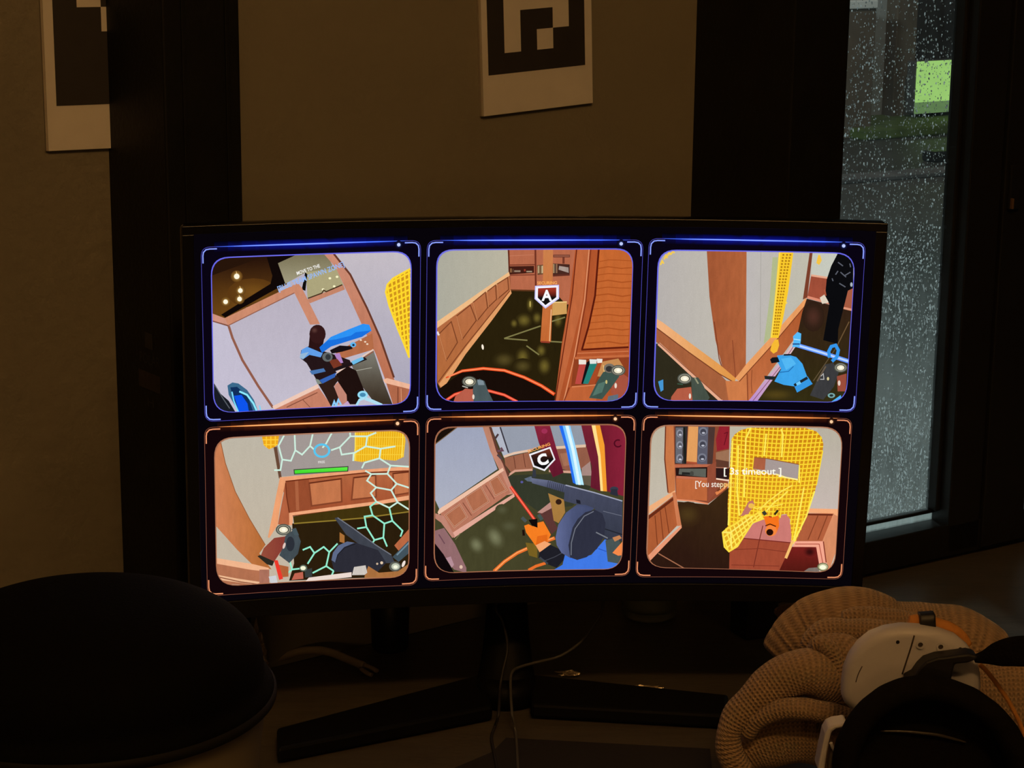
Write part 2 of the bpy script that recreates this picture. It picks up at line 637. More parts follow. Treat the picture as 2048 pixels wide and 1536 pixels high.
# --- raindrops on the outside of the pane: thousands, nobody could count them
def raindrops():
    verts, faces, cols = [], [], []
    rr = random.Random(3)
    n = 0
    while n < 11000:
        px = rr.uniform(1640, 1990)
        py = rr.uniform(-420, 1075)
        s, z = wz(px, py)
        if not (s_l + 0.004 < s < s_r - 0.006) or z < z_g:
            continue
        dens = 0.16 if py < 90 else 0.38
        if py > 480:
            dens = 0.75
        if py > 840:
            dens = 1.0
        fog = math.exp(-((px - 1800) / 120) ** 2 - ((py - 760) / 75) ** 2)
        dens *= 1 - 0.95 * fog
        if noise.noise(Vector((px * 0.02, py * 0.006, 3))) > 0.25:
            dens *= 0.45
        if rr.random() > dens:
            continue
        n += 1
        r = 0.00045 + 0.0009 * rr.random() ** 3.0
        st = rr.choice((1.0, 1.1, 1.3, 1.7, 2.6)) if r < 0.0009 else rr.uniform(1.0, 1.35)
        if py > 560 and rr.random() < 0.25:
            st = rr.uniform(2.5, 6.0)
            r *= 0.7
        br = (0.30 if py > 450 else 0.12) + 0.70 * rr.random() ** (1.5 if py > 450 else 2.2)
        i0 = len(verts)
        c = PW + EW * s - NW * 0.0322 + ZV * z
        k = 7
        tilt = rr.uniform(-0.25, 0.25)
        for ring, (rad, dep) in enumerate(((1.0, 0.0), (0.72, 0.45))):
            for j in range(k):
                a = 2 * math.pi * j / k
                x, zz = math.cos(a) * r * rad, math.sin(a) * r * st * rad
                verts.append(c + EW * (x + tilt * zz) + ZV * zz - NW * (r * dep))
        verts.append(c - NW * (r * 0.62))
        for j in range(k):
            j2 = (j + 1) % k
            faces.append((i0 + j, i0 + j2, i0 + k + j2, i0 + k + j))
            faces.append((i0 + k + j, i0 + k + j2, i0 + 2 * k))
        cols += [br] * (2 * k + 1)
    me = bpy.data.meshes.new('rain')
    me.from_pydata(verts, [], faces)
    for p in me.polygons:
        p.use_smooth = True
    ca = me.color_attributes.new('Col', 'FLOAT_COLOR', 'POINT')
    for i, c in enumerate(cols):
        ca.data[i].color = (c, c, c, 1)
    o = link('raindrops', me, M['drop'], wr)
    tag(o, kind='stuff')


raindrops()

# ================================================================== outside, seen through the glass
ZG = -1.5
o = link('ground', box((1.0, 3.4, ZG - 0.1), (14, 0, 0), (0, 24, 0), (0, 0, 0.1)), M['asphalt'])
o.name = 'pavement'
tag(o, kind='structure')


def og(x, y):
    return on_z(x, y, ZG)


gl_ = og(1735, 282)
gr_ = og(1990, 262)
gd = (gr_ - gl_)
gd.z = 0
gbk = Vector((-gd.y, gd.x, 0)).normalized()
o = link('lawn_strip', box(gl_ - gd * 0.02, gd * 1.6, gbk * 1.6, (0, 0, 0.10), 0.02), M['grass'])
tag(o, kind='structure')
sd = gd.normalized()


def obox(x0, x1, ytop, ybot, depth_off, thick, material, name, label, cat, zb=None):
    """upright block behind the lawn edge; pixel extents give its real size at that distance"""
    p0 = on_wall(x0, (ytop + ybot) / 2, gl_ + gbk * depth_off, math.atan2(sd.y, sd.x))
    p1 = on_wall(x1, (ytop + ybot) / 2, gl_ + gbk * depth_off, math.atan2(sd.y, sd.x))
    zt = on_wall((x0 + x1) / 2, ytop, gl_ + gbk * depth_off, math.atan2(sd.y, sd.x)).z
    zz = on_wall((x0 + x1) / 2, ybot, gl_ + gbk * depth_off, math.atan2(sd.y, sd.x)).z if zb is None else zb
    a = Vector((p0.x, p0.y, zz))
    b = Vector((p1.x, p1.y, zz))
    o = link(name, box(a, b - a, gbk * thick, (0, 0, zt - zz), 0.01), material, base=a)
    if cat:
        tag(o, label, cat)
    return o, a, b, zt, zz


# lit pale green panel in a dark surround
r_, a, b, zt, zz = obox(1834, 2010, 119, 222, 0.5, 0.12, M['darkwall'], 'sign_housing', None, None)
bpy.data.objects.remove(r_)
sign = empty('illuminated_panel', (a + b) / 2)
tag(sign, 'glowing pale green panel standing low behind the lawn outside', 'sign')
lip = (zt - zz) * 0.22
link('lit_face', box(a + ZV * lip, b - a, gbk * 0.02, (0, 0, zt - zz - lip), 0.004), emis('panel_glow', lin((158, 205, 112)), 1.05), sign)
link('lower_face', box(a + gbk * 0.004, b - a, gbk * 0.02, (0, 0, lip), 0.004), emis('panel_glow_low', lin((98, 128, 80)), 1.0), sign)
link('back_box', box(a + gbk * 0.025, b - a, gbk * 0.12, (0, 0, zt - zz), 0.01), M['darkwall'], sign)
obox(1751, 1797, -260, 250, 0.9, 0.2, M['concrete'], 'concrete_pillar', 'pale grey concrete pillar outside, beside the brown one', 'pillar', ZG)
obox(1797, 1838, -260, 250, 0.75, 0.25, M['brown'], 'brown_pillar', 'dull brown pillar outside between grey pillar and green panel', 'pillar', ZG)
pl, a, b, zt, zz = obox(1560, 1747, 20, 280, 0.2, 0.5, M['brown'], 'planter_body', None, None, ZG)
bpy.data.objects.remove(pl)
pr = empty('low_wall', (a + b) / 2)
tag(pr, 'brown outdoor low wall with a pale cap, top left of the window', 'low wall')
link('wall_body', box(a, b - a, gbk * 0.5, (0, 0, zt - zz), 0.01), M['brown'], pr)
link('pale_cap', box(a - gbk * 0.02 + ZV * (zt - zz), b - a, gbk * 0.55, (0, 0, 0.075), 0.01), M['palecap'], pr)
o = link('wall_outside', box(gl_ + gbk * 2.2 - gd * 0.6 + ZV * 0, gd * 3.2, gbk * 0.3, (0, 0, 5)), M['darkwall'])
tag(o, kind='structure')
# wheel stop and kerb on the pavement
p0, p1 = og(1868, 326), og(1968, 318)
dd = (p1 - p0).normalized()
nn = Vector((-dd.y, dd.x, 0))
o = link('wheel_stop', box(p0, dd * 1.3, nn * 0.16, (0, 0, 0.09), 0.02), M['frame'], base=p0)
tag(o, 'black wheel stop lying on the pavement outside the window', 'wheel stop')
p0, p1 = og(1650, 372), og(1980, 346)
dd = (p1 - p0)
nn = Vector((-dd.y, dd.x, 0)).normalized()
o = link('kerb', box(p0, dd * 1.3, nn * 0.25, (0, 0, 0.04), 0.01), M['darkwall'], base=p0)
o.name = 'trim_4'
tag(o, kind='structure')

lit = og(1800, 930)
lamp('street_lamp', 'SPOT', (lit.x - 0.4, lit.y + 0.3, ZG + 5.0), 260, (0.84, 1.0, 0.97), 0.3, (lit.x, lit.y, ZG), D2R(58), 0.9)
lamp('street_lamp_drops', 'POINT', (lit.x - 2.6, lit.y + 1.5, ZG + 3.9), 1000, (0.80, 1.0, 0.98), 0.35)  # unseen point lamp that backlights the raindrops and reaches the desk
far = og(1800, 400)
lamp('street_lamp_far', 'SPOT', (far.x + 0.5, far.y - 0.5, ZG + 6.5), 420, (1.0, 0.9, 0.75), 0.2, (far.x + 0.5, far.y + 2.5, ZG), D2R(95), 0.9)

# ================================================================== printed sheets on the walls
def sheet(label, corner_bl, ex, ez, n, wd, ht, cell, grid, left, bottom, name='marker_sheet'):
    """paper at corner_bl, axes ex/ez on the wall; grid rows from the bottom, 1 = white cell inside the black field"""
    root = empty(name, corner_bl)
    tag(root, label, 'paper sheet', 'printed pattern sheets taped to the walls')
    link('paper', box(corner_bl + n * 0.004, ex * wd, n * 0.0006, ez * ht), M['paper'], root)
    link('backing', box(corner_bl + n * 0.0005 - ex * 0.002, ex * wd, n * 0.003, ez * ht), M['card'], root)
    rows, cols = len(grid), len(grid[0])
    f0 = corner_bl + ex * left + ez * bottom + n * 0.0047
    link('black_field', box(f0, ex * (cell * cols), n * 0.0001, ez * (cell * rows)), M['ink'], root)
    runs = {}
    for r in range(rows):
        c = 0
        while c < cols:
            if grid[r][c]:
                c1 = c
                while c1 < cols and grid[r][c1]:
                    c1 += 1
                q = f0 + ex * (c * cell) + ez * (r * cell) + n * 0.0001
                link('white_cell', box(q, ex * ((c1 - c) * cell), n * 0.0001, ez * cell), M['paper'], root)
                c = c1
            else:
                c += 1
    return root


# centre sheet: hung a touch askew
def pb(x, y):
    return on_wall(x, y, PB, Y_BACK)


bl, br = pb(962.5, 232), pb(1180, 205)
ex = (br - bl)
wd = ex.length
ex.normalize()
ez = (-ex.cross(NB)).normalized()
if ez.z < 0:
    ez = -ez
f0, f1 = pb(971.5, 150.5), pb(1164.5, 130.5)
left, bottom = (f0 - bl).dot(ex), (f0 - bl).dot(ez)
cell = (f1 - f0).dot(ex) / 6
cellz = ((pb(1000, 15) - pb(1004, 105)).length) / 2
G1 = [[0, 0, 0, 0, 0, 0],
      [0, 1, 0, 1, 0, 0],
      [0, 1, 0, 0, 1, 0],
      [0, 1, 1, 1, 1, 0],
      [0, 0, 1, 0, 0, 0],
      [0, 0, 0, 0, 0, 0]]
print('cell', cell, cellz, 'paper', wd)
sheet('white sheet with black block pattern on the wall above the monitor', bl, ex, ez, NB, wd, bottom + cell * 6 + left, cell, G1, left, bottom)


def pl_(x, y):
    return on_wall(x, y, PL, Y_LEFT)


bl, br = pl_(95, 301), pl_(224, 295)
ex = (br - bl).normalized()
ez = (-ex.cross(NL)).normalized()
if ez.z < 0:
    ez = -ez
f0 = pl_(110.5, 211)
left, bottom = (f0 - bl).dot(ex), (f0 - bl).dot(ez)
cell2 = (pl_(191, 14) - pl_(193, 63)).length
cell2 = cell2
G2 = [[0, 0, 0, 0, 0, 0],
      [0, 0, 0, 0, 0, 0],
      [0, 0, 0, 0, 0, 0],
      [0, 0, 1, 0, 1, 0],
      [0, 1, 0, 1, 0, 0],
      [0, 0, 0, 0, 0, 0]]
print('cell2', cell2)
sheet('white sheet with black block pattern cut off by the left column', bl, ex, ez, NL, left * 2 + cell2 * 6, bottom + cell2 * 6 + left, cell2, G2, left, bottom)

# ================================================================== desk
desk = empty('desk', (0.1, 1.6, Z0))
tag(desk, 'dark brown wooden desk filling the corner under the windows', 'desk')
pts = [(-1.25, 1.1), (-1.25, 1.974 - (1.25 - 0.382) * math.tan(Y_LEFT) - 0.004), (-0.385, 1.968), (-0.315, 1.877), (-0.249, 1.926),
       (-0.247, 1.944), (0.193, 2.2745), (0.2845, 2.156), (0.349, 2.2055), (0.36, 2.225), (1.25, 2.80), (1.25, 1.1)]
link('top', prism([Vector((x, y, -0.03)) for x, y in pts], (0, 0, 0.03), 0.0015), M['desk'], desk)
for x, y in ((-1.15, 1.2), (-1.15, 1.45), (1.15, 1.2), (1.15, 2.6)):
    link('leg', box((x - 0.025, y - 0.025, Z0), (0.05, 0, 0), (0, 0.05, 0), (0, 0, -0.03 - Z0), 0.004), M['frame'], desk)
# ================================================================== monitor
MQ = dict(pos=Vector((0.01761355, 1.81627824, 0.29782876)), yaw=0.12494033, tilt=-0.04318706, roll=-0.00594949, R=1.761621)


def mon_axes():
    yaw, tilt, roll = MQ['yaw'], MQ['tilt'], MQ['roll']
    ex = Vector((math.cos(yaw), math.sin(yaw), 0))
    n = Vector((math.sin(yaw), -math.cos(yaw), 0))
    n2 = n * math.cos(tilt) + ZV * math.sin(tilt)
    e2 = ZV * math.cos(tilt) - n * math.sin(tilt)
    return ex * math.cos(roll) + e2 * math.sin(roll), e2 * math.cos(roll) - ex * math.sin(roll), n2


MA, MB_, MN = mon_axes()
MR = MQ['R']
MC = MQ['pos']
STRIP = 0.02


def arc(u):
    return MR * math.sin(u / MR), MR * (1 - math.cos(u / MR))


def mon(u, v, d=0.0):
    """point on the curved panel: arc length u, height v, offset d towards the viewer"""
    lx, ln = arc(u)
    nx, nn = -math.sin(u / MR), math.cos(u / MR)
    return MC + MA * (lx + nx * d) + MN * (ln + nn * d) + MB_ * v


def chord(u, v, d):
    k = math.floor(u / STRIP + 1e-9)
    u0 = k * STRIP
    t = (u - u0) / STRIP
    a0, a1 = arc(u0), arc(u0 + STRIP)
    return MC + MA * (a0[0] + (a1[0] - a0[0]) * t) + MN * (a0[1] + (a1[1] - a0[1]) * t + d) + MB_ * v


def px_uv(x, y):
    d = ray(x, y)
    o = CAM - MC
    ox, oy, on = o.dot(MA), o.dot(MB_), o.dot(MN) - MR
    dx, dy, dn = d.dot(MA), d.dot(MB_), d.dot(MN)
    A = dx * dx + dn * dn
    B = 2 * (ox * dx + on * dn)
    Cc = ox * ox + on * on - MR * MR
    t = (-B + math.sqrt(B * B - 4 * A * Cc)) / (2 * A)
    return MR * math.asin((ox + t * dx) / MR), oy + t * dy


UL, UR, VB, VT = -0.3055, 0.3085, -0.1810, 0.1765
SL, SR, SB, ST = -0.2955, 0.2985, -0.1640, 0.1690
HUB = on_z(1012, 1402, 0.0)
monitor = empty('monitor', HUB)
tag(monitor, 'wide curved black monitor on a V-shaped stand showing six lit camera views', 'monitor')


def curved_slab(u0, u1, v0, v1, d0, d1, nu=30, bulge=0.0, bev=0.0):
    bm = bmesh.new()
    grid = {}
    nv = 12 if bulge else 1
    for side, d in ((0, d0), (1, d1)):
        for i in range(nu + 1):
            for j in range(nv + 1):
                s, t = i / nu, j / nv
                dd = d
                if side == 0 and bulge:
                    dd = d - bulge * (max(0, math.sin(math.pi * s)) ** 0.5) * (max(0, math.sin(math.pi * t)) ** 0.6)
                grid[side, i, j] = bm.verts.new(mon(u0 + (u1 - u0) * s, v0 + (v1 - v0) * t, dd))
    for i in range(nu):
        for j in range(nv):
            for side in (0, 1):
                q = [grid[side, i, j], grid[side, i + 1, j], grid[side, i + 1, j + 1], grid[side, i, j + 1]]
                bm.faces.new(q if side else q[::-1])
        for j in (0, nv):
            bm.faces.new((grid[0, i, j], grid[0, i + 1, j], grid[1, i + 1, j], grid[1, i, j]))
    for j in range(nv):
        for i in (0, nu):
            bm.faces.new((grid[0, i, j], grid[0, i, j + 1], grid[1, i, j + 1], grid[1, i, j]))
    bmesh.ops.recalc_face_normals(bm, faces=bm.faces)
    if bev:
        es = [e for e in bm.edges if len(e.link_faces) == 2 and e.calc_face_angle(0) > 0.9]
        bmesh.ops.bevel(bm, geom=es, offset=bev, segments=5, affect='EDGES', profile=0.5)
    return from_bm(bm, bool(bulge))


link('housing', curved_slab(UL, UR, VB, VT, -0.016, -0.0012, bulge=0.022, bev=0.005), M['housing'], monitor)
bz = empty('bezel', (0, 0, 0))
bpy.data.objects.remove(bz)
for nm, a in (('bezel_top', (UL, UR, ST, VT)), ('bezel_bottom', (UL, UR, VB, SB)), ('bezel_left', (UL, SL, SB, ST)), ('bezel_right', (SR, UR, SB, ST))):
    link(nm, curved_slab(*a, -0.0012, 0.0022, bev=0.0008), M['bezel'], monitor)
scr_mat = emis('screen_black', lin((7, 4, 9)), 1.0)
screen = link('screen', curved_slab(SL, SR, SB, ST, -0.0012, -0.0006), scr_mat, monitor)


def picture_material():
    m = bpy.data.materials.new('screen_picture')
    m.use_nodes = True
    nt = m.node_tree
    nt.nodes.remove(nt.nodes['Principled BSDF'])
    e = nt.nodes.new('ShaderNodeEmission')
    at_ = nt.nodes.new('ShaderNodeAttribute')
    at_.attribute_name = 'Col'
    tc = nt.nodes.new('ShaderNodeTexCoord')
    mp = nt.nodes.new('ShaderNodeMapping')
    mp.inputs['Scale'].default_value = (260, 260, 70)
    nt.links.new(tc.outputs['Object'], mp.inputs[0])
    n = nt.nodes.new('ShaderNodeTexNoise')
    n.inputs['Scale'].default_value = 1
    n.inputs['Detail'].default_value = 5
    nt.links.new(mp.outputs[0], n.inputs['Vector'])
    n2 = nt.nodes.new('ShaderNodeTexNoise')
    n2.inputs['Scale'].default_value = 1500
    nt.links.new(tc.outputs['Object'], n2.inputs['Vector'])
    # alpha channel of Col = how grainy that surface is
    s1 = nt.nodes.new('ShaderNodeMath')
    s1.operation = 'SUBTRACT'
    s1.inputs[1].default_value = 0.5
    nt.links.new(n.outputs['Fac'], s1.inputs[0])
    m1 = nt.nodes.new('ShaderNodeMath')
    m1.operation = 'MULTIPLY'
    nt.links.new(s1.outputs[0], m1.inputs[0])
    nt.links.new(at_.outputs['Alpha'], m1.inputs[1])
    s2 = nt.nodes.new('ShaderNodeMath')
    s2.operation = 'MULTIPLY_ADD'
    s2.inputs[1].default_value = 0.22
    s2.inputs[2].default_value = 0.89
    nt.links.new(n2.outputs['Fac'], s2.inputs[0])
    ad = nt.nodes.new('ShaderNodeMath')
    ad.operation = 'ADD'
    nt.links.new(m1.outputs[0], ad.inputs[0])
    nt.links.new(s2.outputs[0], ad.inputs[1])
    nt.links.new(at_.outputs['Color'], e.inputs['Color'])
    nt.links.new(ad.outputs[0], e.inputs['Strength'])
    nt.links.new(e.outputs[0], nt.nodes['Material Output'].inputs['Surface'])
    m.cycles.emission_sampling = 'NONE'
    return m


M['picture'] = picture_material()


def clip_half(poly, f):
    out = []
    n = len(poly)
    for i in range(n):
        a, b = poly[i], poly[(i + 1) % n]
        fa, fb = f(a), f(b)
        if fa >= 0:
            out.append(a)
        if (fa >= 0) != (fb >= 0):
            t = fa / (fa - fb)
            out.append(tuple(x + (y - x) * t for x, y in zip(a, b)))
    return out


def clip_convex(poly, win):
    """win is convex, clockwise on screen (y down)"""
    n = len(win)
    for i in range(n):
        a, b = win[i], win[(i + 1) % n]
        ex, ey = b[0] - a[0], b[1] - a[1]
        poly = clip_half(poly, lambda p: ex * (p[1] - a[1]) - ey * (p[0] - a[0]))
        if len(poly) < 3:
            return []
    return poly


def rounded(q, r, n=7):
    """rounded quad TL,TR,BR,BL; r per corner"""
    out = []
    for i in range(4):
        p, a, b = Vector(q[i]), Vector(q[i - 1]), Vector(q[(i + 1) % 4])
        rr_ = r if isinstance(r, (int, float)) else r[i]
        s, e = p + (a - p).normalized() * rr_, p + (b - p).normalized() * rr_
        for k in range(n + 1):
            t = k / n
            # circle-like quadratic blend
            out.append(tuple(s * (1 - t) ** 2 + p * (2 * t * (1 - t)) * 1.0 + e * t ** 2))
    return out


class Feed:
    STEP = 1.3e-5

    def __init__(self, ox, oy, sc):
        self.ox, self.oy, self.sc = ox, oy, sc
        self.v, self.f, self.c = [], [], []
        self.layer = 0
        self.win = None

    def k(self, p):
        return (self.ox + p[0] / self.sc, self.oy + p[1] / self.sc)

    def raw_tri(self, tri, col, grain):
        """tri in crop units"""
        pts = []
        for p in tri:
            x, y = self.k(p)
            u, v = px_uv(x, y)
            pts.append((u, v, p[0], p[1]))
        lo = math.floor(min(p[0] for p in pts) / STRIP + 1e-9)
        hi = math.floor(max(p[0] for p in pts) / STRIP - 1e-9)
        d = -0.0005 + self.layer * Feed.STEP
        for s in range(lo, hi + 1):
            u0, u1 = s * STRIP, (s + 1) * STRIP
            q = clip_half(pts, lambda p: p[0] - u0)
            if len(q) > 2:
                q = clip_half(q, lambda p: u1 - p[0])
            if len(q) < 3:
                continue
            i0 = len(self.v)
            for p in q:
                uu = min(max(p[0], u0 + 1e-7), u1 - 1e-7)
                self.v.append(chord(uu, p[1], d))
                c = col(p[2], p[3]) if callable(col) else col
                self.c.append((*lin(c), grain))
            self.f.append(tuple(range(i0, len(self.v))))

    def area(self, poly, col, grain=0.12, clip=True, new=True):
        if new:
            self.layer += 1
        if clip and self.win:
            poly = clip_convex([tuple(p) for p in poly], self.win)
        if len(poly) < 3:
            return
        if len(poly) == 3:
            self.raw_tri(poly, col, grain)
            return
        for t in tessellate_polygon([[Vector((p[0], p[1], 0)) for p in poly]]):
            self.raw_tri([poly[i] for i in t], col, grain)

    def line(self, pts, w, col, closed=False, clip=True, new=True, grain=0.0):
        if new:
            self.layer += 1
        pts = [Vector(p) for p in pts]
        n = len(pts)
        L, R = [], []
        for i in range(n):
            a = pts[i - 1] if (i > 0 or closed) else pts[i]
            b = pts[(i + 1) % n] if (i < n - 1 or closed) else pts[i]
            d1 = (pts[i] - a)
            d2 = (b - pts[i])
            if d1.length < 1e-6:
                d1 = d2
            if d2.length < 1e-6:
                d2 = d1
            d1.normalize()
            d2.normalize()
            t = d1 + d2
            t = t.normalized() if t.length > 1e-3 else d1
            nn = Vector((-t.y, t.x))
            k = max(0.35, nn.dot(Vector((-d1.y, d1.x))))
            ww = w[i] if isinstance(w, (list, tuple)) else w
            L.append(tuple(pts[i] + nn * (ww / 2 / k)))
            R.append(tuple(pts[i] - nn * (ww / 2 / k)))
        for i in range(n if closed else n - 1):
            j = (i + 1) % n
            q = [L[i], L[j], R[j], R[i]]
            self.area(q, col, grain, clip, False)

    def oval(self, cx, cy, rx, ry, col, n=18, rot=0.0, clip=True, new=True, grain=0.0):
        c, s = math.cos(rot), math.sin(rot)
        self.area([(cx + rx * math.cos(a) * c - ry * math.sin(a) * s, cy + rx * math.cos(a) * s + ry * math.sin(a) * c)
                   for a in (2 * math.pi * i / n for i in range(n))], col, grain, clip, new)

    def glow(self, cx, cy, rx, ry, c0, c1, n=16, rot=0.0, clip=True):
        """soft spot: c0 in the middle fading to c1"""
        self.layer += 1
        c, s = math.cos(rot), math.sin(rot)

        def pt(k, i):
            a = 2 * math.pi * i / n
            return (cx + k * (rx * math.cos(a) * c - ry * math.sin(a) * s), cy + k * (rx * math.cos(a) * s + ry * math.sin(a) * c))

        def colr(x, y):
            dx, dy = x - cx, y - cy
            u, v = (dx * c + dy * s) / rx, (-dx * s + dy * c) / ry
            t = min(1, math.hypot(u, v))
            t = t * t * (3 - 2 * t)
            return tuple(a + (b - a) * t for a, b in zip(c0, c1))
        rings = (0.0, 0.35, 0.7, 1.0)
        for r0, r1 in zip(rings, rings[1:]):
            for i in range(n):
                q = [pt(r0, i), pt(r1, i), pt(r1, i + 1)] if r0 == 0 else [pt(r0, i), pt(r1, i), pt(r1, i + 1), pt(r0, i + 1)]
                self.area(q, colr, 0.0, clip, False)

    def text(self, s, p0, p1, h, col, bold=0.02, clip=True):
        """baseline p0-p1, cap height h"""
        self.layer += 1
        a = Vector(p0)
        e = Vector(p1) - a
        nrm_ = Vector((e.y, -e.x)).normalized()
        for t in text_tris(s, bold):
            q = [tuple(a + e * x + nrm_ * (y * h)) for x, y in t]
            self.area(q, col, 0.0, clip, False)

    def inside(self, a, b, poly):
        """pieces of segment a-b inside poly"""
        ts = [0.0, 1.0]
        ax, ay = a
        bx, by = b
        n = len(poly)
        for i in range(n):
            (x1, y1), (x2, y2) = poly[i], poly[(i + 1) % n]
            den = (bx - ax) * (y2 - y1) - (by - ay) * (x2 - x1)
            if abs(den) < 1e-9:
                continue
            t = ((x1 - ax) * (y2 - y1) - (y1 - ay) * (x2 - x1)) / den
            s = ((x1 - ax) * (by - ay) - (y1 - ay) * (bx - ax)) / den
            if 0 < t < 1 and 0 <= s <= 1:
                ts.append(t)
        ts.sort()
        out = []
        for t0, t1 in zip(ts, ts[1:]):
            if t1 - t0 < 1e-4:
                continue
            t = (t0 + t1) / 2
            x, y = ax + (bx - ax) * t, ay + (by - ay) * t
            c = False
            for i in range(n):
                (x1, y1), (x2, y2) = poly[i], poly[(i + 1) % n]
                if (y1 > y) != (y2 > y) and x < (x2 - x1) * (y - y1) / (y2 - y1) + x1:
                    c = not c
            if c:
                out.append(((ax + (bx - ax) * t0, ay + (by - ay) * t0), (ax + (bx - ax) * t1, ay + (by - ay) * t1)))
        return out

    def mesh(self, poly, quad, nx, ny, w, col, bow=0.0):
        """grid lines of a warped quad kept inside poly"""
        self.layer += 1
        q = [Vector(p) for p in quad]

        def P(s, t):
            p = (q[0] * (1 - s) + q[1] * s) * (1 - t) + (q[3] * (1 - s) + q[2] * s) * t
            return p + Vector((0, bow * math.sin(math.pi * s)))
        segs = []
        for i in range(nx + 1):
            for k in range(6):
                segs.append((P(i / nx, k / 6), P(i / nx, (k + 1) / 6)))
        for j in range(ny + 1):
            for k in range(6):
                segs.append((P(k / 6, j / ny), P((k + 1) / 6, j / ny)))
        for a, b in segs:
            for s, e in self.inside(tuple(a), tuple(b), poly):
                self.line([s, e], w, col, new=False)

    def build(self, name):
        me = bpy.data.meshes.new(name)
        me.from_pydata(self.v, [], self.f)
        ca = me.color_attributes.new('Col', 'FLOAT_COLOR', 'POINT')
        flat = [x for c in self.c for x in c]
        ca.data.foreach_set('color', flat)
        return link(name, me, M['picture'], screen)

    def frame(self, outer, inner, blue, rin):
        """dark tile with thin outline, bright top line, corner brackets, dot; then the picture window"""
        s = self.sc
        bg = (9, 4, 18) if blue else (18, 5, 8)
        thin = (82, 78, 190) if blue else (140, 82, 62)
        brk = (140, 160, 255) if blue else (232, 146, 102)
        innr = (104, 104, 232) if blue else (168, 108, 78)
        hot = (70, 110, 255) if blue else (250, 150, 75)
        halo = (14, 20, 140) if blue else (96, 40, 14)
        o = [Vector(p) for p in outer]
        self.area(rounded(outer, 60), bg, 0.0, False)
        # soft halo along the top line: screen glow with lens bloom painted in
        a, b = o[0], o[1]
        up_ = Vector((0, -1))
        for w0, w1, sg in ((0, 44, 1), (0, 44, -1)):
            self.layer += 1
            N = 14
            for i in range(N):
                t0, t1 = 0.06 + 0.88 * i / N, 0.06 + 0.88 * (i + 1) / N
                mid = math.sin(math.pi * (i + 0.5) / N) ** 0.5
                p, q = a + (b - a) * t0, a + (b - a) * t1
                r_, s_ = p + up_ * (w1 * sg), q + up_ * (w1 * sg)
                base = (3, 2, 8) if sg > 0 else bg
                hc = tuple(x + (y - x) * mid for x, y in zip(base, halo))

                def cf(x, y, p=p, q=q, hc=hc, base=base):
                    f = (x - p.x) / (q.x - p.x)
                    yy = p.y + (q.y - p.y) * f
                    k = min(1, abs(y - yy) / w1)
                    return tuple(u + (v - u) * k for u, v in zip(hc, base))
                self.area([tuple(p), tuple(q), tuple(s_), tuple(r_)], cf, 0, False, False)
        self.line(rounded(outer, 75), 3.4, thin, closed=True, clip=False)
        self.line([tuple(a + (b - a) * t) for t in (0.07, 0.2, 0.5, 0.8, 0.93)], [2.0, 11, 14, 11, 2.0], hot, clip=False)
        self.line([tuple(a + (b - a) * t) for t in (0.15, 0.3, 0.55, 0.75)], [1.0, 6, 7, 1.0],
                  (150, 175, 255) if blue else (255, 205, 140), clip=False)
        # brackets just inside the corners
        ins = [o[0] + Vector((14, 16)), o[1] + Vector((-14, 16)), o[2] + Vector((-12, -14)), o[3] + Vector((12, -14))]
        for i in range(4):
            p, pa, pb_ = ins[i], ins[i - 1], ins[(i + 1) % 4]
            da, db = (pa - p).normalized(), (pb_ - p).normalized()
            pts_ = [p + da * 115, p + da * 55, p + da * 26 + db * 5, p + da * 5 + db * 26, p + db * 55, p + db * 115]
            self.line([tuple(x) for x in pts_], 10, brk, clip=False)
        d = o[1] + (o[0] - o[1]).normalized() * 178 + Vector((0, 30))
        self.glow(d.x, d.y, 34, 34, tuple(x * 0.5 for x in hot), bg, clip=False)
        self.oval(d.x, d.y, 14, 14, (190, 205, 255) if blue else (255, 205, 160), clip=False)
        self.win = rounded(inner, rin)
        big = [(Vector(p) - Vector(inner[0]).lerp(Vector(inner[2]), .5)) * 1.008 + Vector(inner[0]).lerp(Vector(inner[2]), .5) for p in inner]
        self.area([tuple(x) for x in rounded([tuple(b_) for b_ in big], rin)], innr, 0.0, False)
        self.inner_col = innr

    def rim(self):
        self.line(self.win, 4.5, self.inner_col, closed=True, clip=False)
WOOD = 0.35


def vgrad(y0, c0, y1, c1):
    def f(x, y):
        t = min(1, max(0, (y - y0) / (y1 - y0)))
        return tuple(a + (b - a) * t for a, b in zip(c0, c1))
    return f


def hgrad(x0, c0, x1, c1):
    def f(x, y):
        t = min(1, max(0, (x - x0) / (x1 - x0)))
        return tuple(a + (b - a) * t for a, b in zip(c0, c1))
    return f


def lens(F, x, y, k=1.0):
    """round sight of a hand-held gadget: dark ring, pale disc, bright middle"""
    F.oval(x, y, 60 * k, 44 * k, (78, 82, 74))
    F.oval(x, y, 50 * k, 36 * k, (150, 148, 132))
    F.oval(x, y, 42 * k, 29 * k, (66, 66, 58))
    F.oval(x, y + 1, 34 * k, 23 * k, (240, 232, 205))
    F.oval(x + 2, y, 15 * k, 11 * k, (255, 252, 235))


